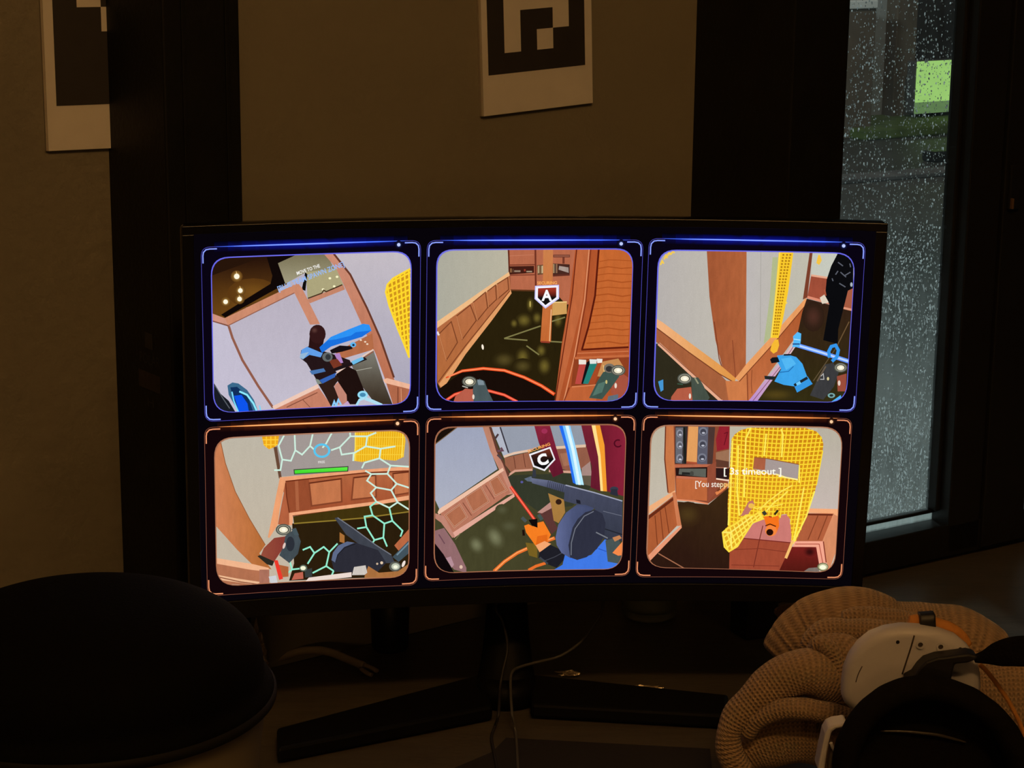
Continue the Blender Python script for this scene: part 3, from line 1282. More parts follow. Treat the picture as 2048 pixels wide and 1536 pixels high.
# ------------------------------------------------ view 1 (top left)
F = Feed(400, 470, 4.042)
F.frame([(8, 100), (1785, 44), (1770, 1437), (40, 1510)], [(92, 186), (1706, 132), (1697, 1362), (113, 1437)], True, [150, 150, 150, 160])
F.area(F.win, vgrad(400, (184, 176, 190), 1400, (196, 190, 206)), 0.10)
F.area([(92, 690), (228, 730), (300, 920), (440, 1180), (590, 1395), (113, 1437)], (196, 190, 208), 0.10)
F.area([(1085, 155), (1706, 132), (1697, 1362), (1590, 1200), (1440, 830), (1250, 380)], vgrad(150, (196, 188, 196), 1200, (172, 168, 186)), 0.10)
F.area([(92, 186), (800, 150), (700, 400), (215, 680), (92, 640)], vgrad(200, (40, 20, 10), 560, (104, 66, 22)), 0.15)
F.glow(430, 470, 210, 120, (118, 78, 26), (90, 55, 18))
F.area([(92, 186), (560, 170), (420, 210), (92, 330)], (38, 20, 10), 0.1)
F.area([(540, 180), (800, 160), (630, 230), (690, 395), (205, 668), (170, 645), (570, 395), (585, 330)], (16, 8, 7), 0.1)
for x, y, r, l in ((297, 335, 22, 46), (326, 450, 19, 42), (320, 518, 19, 38), (207, 540, 19, 0)):
    F.glow(x, y, r * 2.2, r * 2.2, (210, 170, 90), (92, 58, 20))
    if l:
        F.area([(x - 3, y - 10), (x + 9, y - 10), (x - 6, y - l)], (240, 200, 130), 0)
    F.oval(x, y, r, r, (255, 248, 225))
F.area([(630, 228), (790, 155), (1020, 150), (1090, 280), (860, 300), (690, 395)], vgrad(150, (120, 112, 84), 390, (162, 156, 128)), 0.15)
F.area([(855, 300), (1100, 270), (1160, 405), (870, 515)], (172, 164, 124), 0.15)
F.area([(850, 300), (868, 318), (852, 452), (822, 440), (835, 380)], (14, 12, 10), 0)
for x, y in ((1050, 350), (1108, 338), (995, 440), (1085, 415)):
    F.oval(x, y, 11, 9, (250, 245, 200))
F.area([(92, 632), (215, 678), (232, 732), (92, 690)], (206, 146, 126), WOOD)
F.area([(200, 672), (790, 388), (828, 432), (228, 730)], (204, 138, 108), WOOD)
F.area([(92, 688), (230, 728), (230, 740), (92, 698)], (130, 80, 64), 0.1)
F.line([(228, 732), (820, 440)], 8, (150, 96, 78))
F.area([(760, 462), (824, 428), (970, 720), (890, 725)], (202, 136, 108), WOOD)
F.area([(868, 520), (1158, 404), (1172, 440), (888, 552)], (196, 132, 104), WOOD)
F.line([(872, 512), (985, 470), (1000, 445), (1020, 458), (1150, 402)], 10, (70, 48, 30))
F.line([(232, 735), (262, 830), (342, 1010), (470, 1220), (590, 1395)], 20, (146, 92, 74))
F.area([(1005, 158), (1082, 152), (1210, 320), (1345, 590), (1450, 830), (1565, 1150), (1640, 1362), (1560, 1370), (1490, 1150), (1420, 960), (1320, 750), (1225, 540), (1095, 260)], vgrad(160, (206, 142, 118), 1100, (186, 112, 82)), WOOD)
F.line([(1082, 152), (1215, 320), (1350, 590), (1456, 830), (1568, 1152)], 16, (104, 56, 40))
F.area([(1095, 945), (1392, 795), (1405, 925), (1120, 1010)], (180, 108, 72), WOOD)
F.area([(1225, 1055), (1402, 930), (1482, 1180), (1556, 1368), (1420, 1368), (1300, 1210)], vgrad(950, (126, 124, 114), 1340, (58, 46, 34)), 0.2)
F.line([(1240, 1100), (1390, 1072)], 5, (170, 168, 155))
F.line([(1108, 1112), (1402, 926)], 12, (232, 200, 182))
F.line([(1108, 1128), (1402, 942)], 8, (150, 88, 66))
F.area([(1480, 1168), (1512, 1156), (1697, 1206), (1697, 1246), (1495, 1196)], (238, 182, 152), WOOD)
F.area([(1512, 1200), (1697, 1246), (1697, 1362), (1562, 1372)], (176, 104, 74), WOOD)
F.line([(1600, 1230), (1600, 1362)], 7, (110, 54, 36))
F.line([(1625, 1240), (1628, 1362)], 5, (220, 156, 120))
F.area([(585, 1384), (952, 1204), (962, 1236), (602, 1410)], (238, 200, 182), 0.1)
F.area([(602, 1410), (962, 1236), (1070, 1390), (650, 1412)], (198, 128, 102), WOOD)
F.line([(700, 1392), (950, 1272)], 7, (130, 74, 56))
F.line([(830, 1330), (890, 1392)], 6, (140, 84, 64))
F.area([(1085, 1215), (1150, 1160), (1200, 1290), (1180, 1370), (1110, 1370)], (196, 134, 116), 0.2)
F.line([(1160, 1100), (1225, 1195)], 16, (180, 140, 190))
# figure
F.area([(1100, 1125), (1195, 1060), (1262, 1095), (1335, 1275), (1275, 1368), (1190, 1368), (1185, 1290), (1112, 1180)], (30, 16, 14), 0.3)
F.area([(950, 1195), (1090, 1125), (1128, 1160), (1082, 1222), (1125, 1330), (1100, 1372), (1058, 1382), (1005, 1285)], (46, 28, 22), 0.3)
F.area([(885, 895), (970, 930), (1055, 955), (1210, 1010), (1222, 1036), (1085, 1085), (1105, 1112), (960, 1205), (930, 1150), (862, 1035), (808, 992), (818, 930)], (36, 22, 24), 0.3)
F.area([(888, 800), (1005, 830), (985, 935), (878, 902)], (44, 20, 20), 0.2)
F.oval(950, 800, 66, 76, (52, 24, 24))
F.glow(925, 770, 34, 30, (92, 58, 52), (52, 24, 24))
F.area([(808, 992), (822, 926), (866, 902), (992, 955), (975, 988), (885, 968), (832, 1004)], (96, 158, 232), 0.1)
F.area([(812, 960), (880, 945), (835, 1004), (806, 990)], (150, 185, 215), 0.1)
F.area([(885, 1098), (1000, 1076), (1016, 1102), (905, 1128)], (74, 118, 176), 0.1)
F.area([(930, 1160), (960, 1168), (985, 1200), (950, 1205)], (130, 140, 130), 0.1)
F.area([(965, 1172), (1100, 1112), (1090, 1148), (990, 1200)], (52, 98, 180), 0.1)
F.area([(1050, 930), (1130, 892), (1225, 898), (1235, 918), (1150, 942), (1065, 958)], (24, 16, 20), 0.1)
F.area([(1085, 960), (1128, 952), (1158, 1030), (1125, 1040)], (178, 132, 196), 0.1)
F.area([(1040, 1010), (1110, 1000), (1150, 1050), (1080, 1078)], (120, 54, 36), 0.2)
F.oval(1030, 985, 42, 38, (98, 104, 104))
F.oval(1035, 985, 22, 24, (50, 54, 58))
F.area([(1080, 1078), (1225, 1028), (1330, 985), (1352, 1006), (1235, 1052), (1090, 1100)], (30, 20, 22), 0.1)
F.area([(1222, 1022), (1310, 982), (1326, 1004), (1238, 1048)], (110, 188, 232), 0.1)
F.oval(1238, 886, 24, 20, (90, 180, 240))
F.oval(1240, 888, 10, 9, (30, 40, 60))
F.area([(965, 908), (1058, 822), (1200, 762), (1318, 716), (1368, 724), (1386, 772), (1310, 822), (1180, 862), (1060, 900), (986, 952)], (44, 146, 244), 0.1)
F.area([(965, 908), (1035, 850), (1100, 842), (1220, 812), (1260, 784), (1385, 770), (1310, 822), (1180, 862), (1060, 900), (986, 952)], (26, 112, 222), 0.1)
for x, y in ((1300, 848), (1335, 862), (1352, 880)):
    F.oval(x, y, 9, 7, (240, 215, 190))
F.line([(1070, 1385), (1085, 1345), (1100, 1380), (1118, 1330), (1140, 1370)], 14, (140, 205, 250))
F.area([(1150, 1372), (1195, 1340), (1215, 1372)], (196, 160, 200), 0.1)
F.oval(1315, 1290, 42, 32, (150, 222, 246))
F.oval(1315, 1290, 25, 17, (70, 140, 180))
F.line([(1265, 1375), (1290, 1330), (1330, 1318)], 18, (170, 225, 246))
F.line([(1335, 1320), (1390, 1340), (1470, 1375)], 26, (176, 222, 240))
# shield
F.area([(113, 1195), (165, 1280), (232, 1338), (290, 1435), (150, 1437), (113, 1330)], (24, 27, 34), 0.3)
F.line([(122, 1215), (180, 1310), (240, 1400)], 8, (90, 96, 104))
F.area([(222, 1215), (262, 1190), (310, 1198), (380, 1250), (435, 1330), (470, 1425), (320, 1437), (272, 1360), (232, 1290)], (58, 104, 138), 0.2)
F.area([(245, 1230), (300, 1225), (390, 1310), (430, 1425), (325, 1432), (275, 1345)], (16, 46, 90), 0.2)
F.area([(275, 1298), (335, 1290), (384, 1360), (395, 1425), (318, 1432)], (14, 84, 236), 0.1)
F.line([(258, 1265), (274, 1340), (310, 1428)], 11, (120, 222, 255))
F.line([(318, 1262), (380, 1290), (432, 1360), (462, 1428)], 15, (140, 235, 255))
F.line([(480, 1375), (492, 1425)], 10, (120, 215, 250))
# lattice wall, right
YP = [(1700, 272), (1640, 305), (1560, 350), (1515, 400), (1502, 460), (1530, 570), (1600, 760), (1650, 880), (1692, 990)]
F.area(YP, (206, 146, 30), 0.1)
F.mesh(YP, [(1470, 330), (1720, 200), (1740, 960), (1560, 1010)], 7, 17, 14, (255, 216, 44))
F.line(YP, 16, (255, 218, 52))
F.text('MOVE TO THE', (786, 322), (972, 258), 28, (246, 244, 240), 0.02)
F.text('[BLUE TEAM SPAWN ZONE]', (636, 452), (1168, 250), 40, (150, 186, 246), 0.015)
F.rim()
F.build('camera_view')['label'] = 'view of pale panelled walls with a dark figure raising a blue block'

# ------------------------------------------------ view 2 (top middle)
F = Feed(850, 470, 4.043)
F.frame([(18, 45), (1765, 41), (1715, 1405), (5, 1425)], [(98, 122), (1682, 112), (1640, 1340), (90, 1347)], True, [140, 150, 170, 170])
F.area(F.win, (40, 31, 11), 0.3)
F.area([(98, 122), (672, 116), (680, 310), (98, 708)], hgrad(100, (172, 170, 156), 680, (186, 180, 160)), 0.10)
# far cabinet
F.area([(668, 116), (1240, 112), (1190, 560), (1140, 562), (1040, 450), (690, 446)], (182, 104, 74), WOOD)
F.line([(676, 116), (686, 440)], 12, (96, 40, 26))
F.line([(893, 116), (896, 440)], 14, (112, 50, 34))
F.line([(680, 244), (890, 240)], 9, (120, 58, 40))
F.line([(684, 326), (890, 322)], 9, (128, 62, 44))
F.line([(684, 170), (880, 160)], 5, (198, 122, 92))
F.area([(682, 254), (882, 250), (882, 306), (682, 320)], (66, 28, 20), 0.2)
for x, y, w_, h_, c in ((688, 270, 14, 34, (140, 96, 60)), (706, 274, 12, 30, (90, 60, 44)), (722, 286, 50, 14, (150, 128, 108)), (800, 276, 14, 18, (150, 56, 40)), (820, 290, 46, 12, (160, 140, 116))):
    F.area([(x, y), (x + w_, y), (x + w_, y + h_), (x, y + h_)], c, 0.1)
F.area([(905, 244), (956, 240), (956, 318), (910, 324)], (110, 74, 50), 0.1)
for i, c in enumerate(((182, 160, 120), (120, 90, 60), (196, 176, 136))):
    F.area([(912 + i * 15, 250), (924 + i * 15, 248), (924 + i * 15, 308), (912 + i * 15, 310)], c, 0.1)
F.area([(1034, 230), (1170, 238), (1170, 312), (1034, 322)], (72, 40, 32), 0.2)
for i, c in enumerate(((170, 140, 100), (90, 70, 60), (150, 110, 80))):
    F.area([(1036 + i * 12, 234), (1046 + i * 12, 234), (1046 + i * 12, 308), (1036 + i * 12, 308)], c, 0.1)
F.area([(1085, 250), (1160, 262), (1162, 306), (1080, 280)], (168, 150, 140), 0.5)
F.line([(1034, 328), (1170, 320)], 16, (92, 44, 34))
F.line([(1036, 170), (1172, 170)], 22, (112, 60, 46))
F.line([(1042, 170), (1166, 170)], 5, (176, 110, 86))
F.line([(1120, 180), (1120, 232)], 18, (116, 56, 40))
F.area([(690, 440), (1000, 446), (990, 458), (692, 452)], (96, 54, 28), 0.2)
# floor shine
for x, y, rx, ry in ((850, 562, 24, 50), (800, 690, 50, 48), (905, 670, 30, 40), (720, 715, 24, 30), (640, 1010, 70, 52), (790, 985, 44, 60), (790, 1060, 60, 46), (940, 935, 32, 44), (965, 1060, 42, 60), (1075, 690, 30, 50)):
    F.glow(x, y, rx * 1.5, ry * 1.4, (112, 98, 40) if rx < 60 else (84, 72, 34), (40, 31, 11))
F.oval(850, 558, 6, 26, (190, 170, 90))
for a_, b_ in (((640, 836), (935, 735)), ((640, 836), (828, 851)), ((820, 895), (922, 968)), ((1020, 700), (1132, 664)), ((1008, 860), (1108, 866))):
    F.line([a_, b_], 11, (126, 120, 72))
F.oval(466, 905, 9, 22, (255, 240, 220), rot=-0.15)
# wainscot, left
F.area([(98, 740), (684, 322), (692, 446), (560, 640), (330, 930), (130, 1250), (98, 1190)], vgrad(400, (186, 112, 72), 1100, (176, 104, 58)), WOOD)
F.area([(98, 700), (678, 298), (686, 326), (98, 752)], (240, 188, 134), 0.15)
for q in ([(112, 800), (212, 700), (262, 868), (172, 1012)], [(255, 655), (366, 566), (414, 690), (302, 842)], [(388, 545), (488, 462), (506, 588), (424, 690)],
          [(504, 455), (570, 404), (578, 520), (512, 582)], [(582, 396), (668, 342), (676, 440), (592, 512)]):
    F.line(q, 8, (122, 64, 36), closed=True)
    F.line([q[0], q[3]], 5, (214, 140, 92))
F.area([(692, 442), (700, 470), (540, 690), (330, 960), (140, 1252), (112, 1204), (330, 905)], (226, 158, 102), WOOD)
F.line([(686, 450), (330, 890), (105, 1190)], 7, (120, 62, 34))
F.line([(98, 780), (112, 810)], 16, (240, 225, 215))
# orange post and beige sheet
F.area([(1022, 540), (1146, 536), (1146, 636), (1018, 652)], (210, 160, 92), 0.15)
F.line([(1022, 545), (1146, 540)], 10, (238, 200, 130))
F.area([(956, 114), (1034, 114), (1030, 560), (1018, 862), (932, 862), (950, 590)], vgrad(114, (204, 128, 76), 860, (196, 104, 50)), WOOD)
F.line([(1020, 600), (1006, 860)], 7, (240, 190, 140))
F.line([(936, 862), (1010, 866)], 14, (150, 60, 40))
# big cabinet, right
F.area([(1215, 112), (1682, 110), (1660, 1347), (1048, 1347), (1105, 880), (1160, 560)], (176, 84, 44), WOOD)
F.area([(1228, 112), (1320, 112), (1270, 560), (1160, 1010), (1080, 1345), (1052, 1345), (1112, 880), (1180, 520)], (190, 102, 60), WOOD)
F.line([(1226, 112), (1190, 480), (1140, 800), (1052, 1340)], 9, (108, 38, 20))
F.line([(1326, 114), (1290, 520), (1205, 990), (1120, 1345)], 9, (222, 146, 104))
F.line([(1340, 114), (1300, 540), (1215, 1000)], 8, (128, 50, 26))
F.area([(1412, 112), (1682, 110), (1640, 912), (1270, 925), (1330, 730), (1380, 500)], (196, 102, 48), WOOD)
for y0 in range(200, 900, 55):
    sh = (y0 % 97) / 97
    F.line([(1410 - (y0 - 200) * 0.16, y0 + 14), (1480, y0), (1560 + 40 * sh, y0 + 22 * sh), (1670, y0 + 8)], 6 + 5 * sh, (172, 82, 34))
F.line([(1404, 112), (1374, 490), (1322, 735), (1268, 925)], 15, (88, 24, 12))
F.line([(1262, 926), (1645, 905)], 15, (98, 28, 12))
F.line([(1230, 955), (1645, 938)], 9, (206, 116, 72))
F.area([(1205, 985), (1650, 965), (1640, 1250), (1180, 1225)], (142, 62, 32), WOOD)
F.area([(1205, 985), (1650, 965), (1650, 985), (1210, 1003)], (196, 106, 62), 0.2)
F.area([(1246, 1040), (1302, 1040), (1270, 1204), (1212, 1202)], (190, 74, 66), 0.15)
F.area([(1242, 1004), (1302, 1008), (1302, 1044), (1242, 1044)], (238, 228, 216), 0)
F.area([(1304, 1030), (1332, 1010), (1335, 1060), (1296, 1202), (1262, 1202)], (20, 18, 22), 0)
F.area([(1332, 1036), (1392, 1036), (1318, 1202), (1276, 1200)], (38, 128, 118), 0.15)
F.area([(1328, 1002), (1390, 1004), (1384, 1038), (1332, 1040)], (226, 230, 226), 0)
F.area([(1395, 1034), (1436, 1026), (1372, 1204), (1320, 1202)], (168, 74, 38), 0.2)
F.area([(1388, 998), (1434, 1000), (1430, 1030), (1392, 1034)], (240, 234, 226), 0)
F.area([(1432, 1022), (1562, 996), (1605, 1066), (1520, 1160), (1392, 1140)], (198, 140, 84), 0.2)
F.line([(1440, 1050), (1450, 1120)], 8, (230, 190, 120))
F.area([(1180, 1225), (1400, 1215), (1380, 1345), (1130, 1345)], (190, 98, 54), WOOD)
F.line([(1186, 1226), (1400, 1208)], 11, (214, 128, 82))
F.line([(1165, 1230), (1120, 1345)], 7, (120, 44, 22))
# right gadget
F.area([(1520, 1150), (1598, 1118), (1642, 1150), (1630, 1250), (1570, 1340), (1500, 1270)], (166, 82, 62), 0.2)
F.area([(1440, 1105), (1500, 1090), (1570, 1140), (1490, 1250), (1430, 1325), (1325, 1315), (1395, 1175)], (62, 84, 76), 0.4)
F.area([(1400, 1200), (1460, 1180), (1430, 1270), (1350, 1300)], (84, 116, 104), 0.3)
F.oval(1490, 1075, 46, 38, (120, 112, 100))
F.oval(1488, 1080, 28, 24, (50, 50, 50))
lens(F, 1560, 1092, 1.0)
F.oval(1540, 1215, 10, 22, (230, 215, 200))
F.oval(1465, 1185, 8, 16, (205, 190, 120))
F.area([(1480, 1300), (1560, 1285), (1560, 1345), (1470, 1345)], (96, 110, 124), 0.3)
# arcs and left gadget
F.area([(100, 1250), (300, 1105), (480, 1082), (660, 1105), (900, 1205), (1040, 1290), (1045, 1347), (98, 1347)], (24, 13, 8), 0.2)
F.line([(168, 1152), (300, 1096), (470, 1076), (640, 1092), (800, 1148), (940, 1216), (1046, 1286)], [10, 22, 24, 24, 25, 26, 27], (232, 78, 34))
F.line([(190, 1142), (300, 1096), (470, 1076), (640, 1092), (800, 1148), (940, 1216), (1040, 1282)], 9, (255, 150, 100))
F.line([(168, 1335), (240, 1286), (330, 1258), (420, 1250), (520, 1258), (640, 1290), (745, 1345)], 22, (230, 70, 46))
F.line([(180, 1325), (240, 1286), (330, 1258), (520, 1258), (640, 1290), (740, 1340)], 8, (255, 130, 100))
F.area([(245, 1300), (325, 1238), (402, 1248), (400, 1345), (228, 1350)], (184, 94, 74), 0.2)
F.area([(395, 1190), (440, 1160), (480, 1178), (505, 1250), (552, 1345), (392, 1345), (385, 1250)], (74, 88, 90), 0.4)
F.area([(420, 1165), (470, 1175), (480, 1210), (430, 1210)], (126, 142, 150), 0.2)
lens(F, 358, 1182, 1.0)
F.oval(390, 1305, 9, 20, (230, 215, 200))
F.line([(300, 1218), (345, 1232)], 8, (190, 188, 175))
# marker A
F.area([(888, 408), (1082, 400), (1082, 512), (972, 592), (884, 514)], (206, 202, 250), 0)
F.area([(896, 416), (1074, 408), (1074, 508), (972, 580), (893, 510)], (246, 244, 255), 0)
F.area([(912, 428), (1060, 421), (1060, 500), (972, 564), (910, 504)], vgrad(425, (176, 56, 38), 480, (20, 16, 16)), 0)
F.text('A', (940, 526), (1026, 526), 86, (250, 250, 252), 0.035)
F.text('SECURING', (906, 397), (1066, 394), 24, (255, 176, 96), 0.02)
F.rim()
F.build('camera_view')['label'] = 'view down a corridor with a marker shield lettered A'

# ------------------------------------------------ view 3 (top right)
F = Feed(1280, 470, 4.041)
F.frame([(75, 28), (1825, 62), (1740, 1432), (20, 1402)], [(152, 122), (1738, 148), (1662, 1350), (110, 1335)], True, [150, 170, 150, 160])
F.area(F.win, hgrad(150, (182, 176, 172), 560, (190, 184, 174)), 0.10)
F.area([(860, 125), (1380, 135), (1340, 520), (1060, 830), (858, 1060)], hgrad(860, (188, 182, 180), 1340, (192, 188, 172)), 0.10)
F.area([(1072, 180), (1118, 180), (1062, 830), (1000, 880), (1050, 500)], (178, 186, 140), 0.1)
F.line([(978, 135), (972, 860)], 4, (164, 160, 152))
F.area([(540, 124), (862, 128), (856, 1062), (770, 1172), (672, 1088), (610, 850), (562, 500)], hgrad(540, (160, 86, 52), 860, (176, 98, 58)), WOOD * 1.4)
F.line([(600, 700), (640, 1000), (670, 1090)], 8, (128, 62, 38))
F.line([(748, 850), (772, 1150)], 6, (136, 66, 40))
for x, y in ((176, 226), (205, 182), (232, 156), (262, 142)):
    F.line([(x - 10, y + 16), (x + 4, y - 16), (x + 16, y + 6)], 12, (250, 206, 72))
F.area([(128, 745), (400, 948), (640, 1118), (700, 1180), (722, 1340), (640, 1340), (400, 1098), (128, 862)], (166, 96, 60), WOOD)
F.area([(132, 676), (180, 704), (400, 868), (650, 1052), (776, 1160), (764, 1188), (640, 1124), (400, 955), (132, 752)], hgrad(140, (240, 178, 128), 760, (224, 150, 70)), 0.2)
F.line([(132, 750), (400, 952), (640, 1122), (755, 1188)], 8, (120, 62, 36))
F.area([(110, 880), (160, 878), (400, 1120), (650, 1350), (110, 1340)], (46, 42, 28), 0.3)
F.line([(150, 878), (400, 1110), (660, 1345)], 26, (232, 172, 140))
F.line([(152, 872), (402, 1098), (662, 1330)], 6, (140, 80, 56))
F.area([(1350, 545), (1300, 770), (1130, 1000), (880, 1345), (715, 1345), (690, 1180), (800, 1180)], vgrad(560, (170, 86, 44), 1300, (196, 112, 68)), WOOD)
F.area([(690, 1178), (800, 1182), (862, 1120), (868, 1345), (722, 1345)], (204, 122, 72), WOOD)
F.line([(866, 1120), (872, 1345)], 9, (140, 70, 40))
F.line([(905, 1090), (900, 1200), (905, 1280)], 7, (150, 78, 46))
F.area([(768, 1160), (862, 1040), (1058, 826), (1340, 508), (1358, 540), (1086, 866), (802, 1182)], (234, 158, 98), WOOD)
F.line([(802, 1184), (1086, 870), (1358, 545)], 7, (124, 60, 32))
# far end
F.area([(1392, 136), (1606, 148), (1596, 352), (1384, 322)], (198, 200, 188), 0.08)
F.area([(1384, 322), (1720, 365), (1712, 612), (1350, 512)], (160, 78, 56), 0.5)
F.line([(1384, 326), (1515, 346)], 16, (232, 170, 140))
F.line([(1348, 500), (1712, 600)], 20, (222, 140, 112))
F.area([(1372, 134), (1396, 134), (1352, 505), (1316, 522)], (122, 62, 42), WOOD)
F.area([(1348, 514), (1712, 612), (1690, 1350), (930, 1350), (1250, 905), (1312, 620)], vgrad(520, (52, 32, 22), 1300, (50, 44, 18)), 0.5)
F.glow(1400, 660, 90, 120, (78, 46, 36), (46, 30, 20))
F.glow(1100, 1290, 180, 60, (82, 66, 24), (50, 42, 18))
F.line([(1690, 700), (1590, 900)], 8, (110, 84, 54))
F.line([(1600, 890), (1400, 1180)], 7, (96, 80, 56))
F.area([(1660, 440), (1722, 430), (1712, 600), (1638, 585)], (168, 92, 66), 0.3)
F.line([(1640, 588), (1712, 605)], 18, (226, 150, 120))
F.area([(1598, 148), (1725, 160), (1722, 430), (1680, 450), (1650, 570), (1602, 760), (1598, 880), (1480, 850), (1530, 560), (1495, 500), (1508, 360), (1545, 250)], (11, 11, 14), 0.1)
for a_, b_ in (((1600, 220), (1640, 250)), ((1620, 300), (1665, 340)), ((1580, 320), (1600, 290)), ((1650, 330), (1700, 300)), ((1610, 390), (1660, 420)), ((1695, 230), (1702, 260)), ((1552, 350), (1560, 372))):
    F.line([a_, b_], 9, (92, 96, 108))
F.oval(1708, 400, 10, 18, (170, 180, 190))
F.area([(1452, 506), (1490, 480), (1525, 545), (1472, 556)], (222, 208, 188), 0.3)
F.line([(1490, 440), (1500, 490)], 14, (170, 86, 60))
# lattice strip
YP = [(1122, 130), (1240, 134), (1196, 460), (1155, 680), (1118, 832), (1054, 830), (1075, 640), (1095, 440)]
F.area(YP, (250, 202, 44), 0.08)
for i in range(27):
    t = i / 26
    for k_, (xa, xb) in enumerate(((1158, 1078), (1188, 1094), (1214, 1108))):
        F.oval(xa + (xb - xa) * t ** 0.9, 160 + 640 * t, 9 - 2.5 * t, 8, (176, 124, 22), n=8, new=(i == 0 and k_ == 0))
F.line([(1130, 130), (1104, 440), (1062, 828)], 8, (255, 226, 92))
F.area([(1088, 846), (1116, 842), (1124, 890), (1108, 940), (1078, 958), (1052, 934), (1062, 888)], (246, 186, 52), 0.1)
F.area([(1440, 160), (1456, 162), (1468, 205), (1448, 242), (1424, 226), (1432, 190)], (246, 196, 70), 0.1)
F.line([(1176, 540), (1186, 552)], 12, (250, 215, 80))
# baseboard and gloves
F.area([(872, 1345), (1118, 1040), (1236, 872), (1256, 902), (1150, 1060), (940, 1352)], hgrad(880, (186, 140, 206), 1240, (224, 190, 186)), 0.1)
F.line([(905, 1348), (1130, 1066), (1246, 890)], 6, (140, 86, 110))
F.line([(1255, 885), (1470, 950), (1690, 1022)], 34, (96, 150, 255))
F.line([(1255, 885), (1470, 950), (1690, 1022)], 15, (190, 216, 255))
F.area([(1236, 818), (1272, 782), (1302, 796), (1298, 860), (1288, 905), (1228, 905), (1240, 860)], (86, 186, 248), 0.1)
F.line([(1232, 880), (1290, 880)], 10, (30, 70, 130))
F.line([(1240, 840), (1296, 848)], 7, (180, 230, 255))
F.line([(1530, 990), (1524, 940), (1545, 900), (1580, 890), (1602, 930), (1590, 985), (1550, 1020)], 26, (52, 150, 236))
F.area([(1108, 972), (1190, 965), (1262, 985), (1312, 1040), (1352, 1150), (1245, 1222), (1160, 1210), (1085, 1182), (1140, 1082), (1108, 1022)], (62, 164, 234), 0.25)
F.area([(1140, 1000), (1220, 985), (1260, 1040), (1180, 1090)], (84, 184, 244), 0.15)
F.line([(1120, 1110), (1200, 1100), (1240, 1060)], 7, (34, 110, 176))
F.area([(1050, 1005), (1068, 988), (1112, 985), (1128, 1025), (1062, 1036)], (18, 20, 26), 0)
F.line([(1160, 968), (1218, 966)], 13, (24, 34, 46))
F.area([(1004, 1136), (1090, 1142), (1078, 1170), (1008, 1164)], (34, 40, 42), 0)
F.area([(1240, 1208), (1352, 1140), (1394, 1202), (1268, 1272)], (54, 152, 228), 0.2)
F.line([(1245, 1214), (1352, 1152)], 22, (30, 38, 44))
F.area([(1258, 1196), (1290, 1178), (1302, 1200), (1268, 1216)], (110, 200, 250), 0)
# gadgets
F.area([(1495, 1045), (1560, 1030), (1605, 1110), (1565, 1225), (1480, 1330), (1372, 1295), (1440, 1150)], (58, 58, 60), 0.6)
F.line([(1500, 1060), (1430, 1180)], 12, (104, 88, 70))
F.area([(1590, 1140), (1668, 1118), (1662, 1262), (1596, 1262)], (154, 76, 58), 0.2)
F.oval(1608, 1195, 11, 22, (230, 210, 195))
F.line([(1460, 1140), (1480, 1120), (1485, 1165), (1455, 1165)], 6, (190, 190, 190))
F.oval(1518, 1160, 9, 14, (220, 205, 150))
lens(F, 1620, 1070, 0.9)
F.oval(1545, 1295, 30, 20, (120, 170, 170))
F.oval(1545, 1295, 16, 10, (40, 50, 50))
F.area([(1545, 1345), (1620, 1292), (1630, 1330), (1600, 1352)], (80, 180, 240), 0.1)
F.area([(252, 1305), (300, 1240), (412, 1226), (424, 1345), (245, 1345)], (180, 92, 68), 0.2)
F.area([(410, 1150), (470, 1150), (500, 1195), (562, 1312), (540, 1345), (424, 1345)], (70, 80, 70), 0.5)
F.line([(440, 1150), (470, 1200)], 12, (150, 150, 120))
lens(F, 360, 1158, 1.0)
F.oval(402, 1300, 9, 22, (235, 225, 210))
F.line([(300, 1200), (345, 1206)], 8, (60, 90, 70))
F.area([(145, 1182), (186, 1165), (188, 1250), (166, 1265)], (70, 150, 210), 0)
F.rim()
F.build('camera_view')['label'] = 'view of a brown corner post and a blue glove'

# ------------------------------------------------ view 4 (bottom left)
F = Feed(400, 820, 4.042)
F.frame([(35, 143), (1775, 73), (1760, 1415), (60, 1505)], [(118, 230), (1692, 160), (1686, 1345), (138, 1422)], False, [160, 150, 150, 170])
F.area(F.win, vgrad(250, (190, 182, 166), 1200, (196, 182, 162)), 0.10)
F.area([(580, 208), (1692, 160), (1692, 470), (655, 540), (610, 330)], (162, 152, 148), 0.10)
F.area([(118, 290), (168, 262), (205, 430), (285, 660), (400, 880), (528, 1092), (480, 1160), (580, 1290), (425, 1252), (300, 1130), (130, 940)], hgrad(120, (206, 128, 86), 520, (182, 108, 54)), WOOD)
F.line([(168, 262), (205, 430), (285, 660), (400, 880), (528, 1092)], 6, (150, 90, 52))
F.area([(594, 300), (622, 298), (660, 545), (638, 555)], (104, 72, 54), 0.2)
F.area([(655, 570), (1692, 480), (1692, 700), (1430, 745), (715, 835)], vgrad(500, (182, 104, 66), 820, (160, 78, 46)), WOOD)
F.area([(690, 575), (880, 560), (900, 800), (722, 826), (690, 640)], (150, 76, 46), WOOD)
F.line([(780, 572), (790, 812)], 26, (172, 98, 64))
for q in ([(882, 592), (1142, 556), (1146, 742), (902, 776)], [(1242, 548), (1420, 528), (1424, 704), (1226, 726)], [(1560, 514), (1692, 500), (1692, 670), (1570, 690)]):
    F.area(q, (196, 118, 76), WOOD)
    F.line(q, 13, (132, 66, 40), closed=True)
    F.line([q[0], q[1]], 7, (96, 40, 22))
F.area([(640, 545), (1330, 482), (1692, 455), (1692, 490), (1340, 506), (690, 578)], (236, 162, 118), WOOD)
F.line([(690, 578), (1340, 508), (1692, 492)], 10, (110, 46, 24))
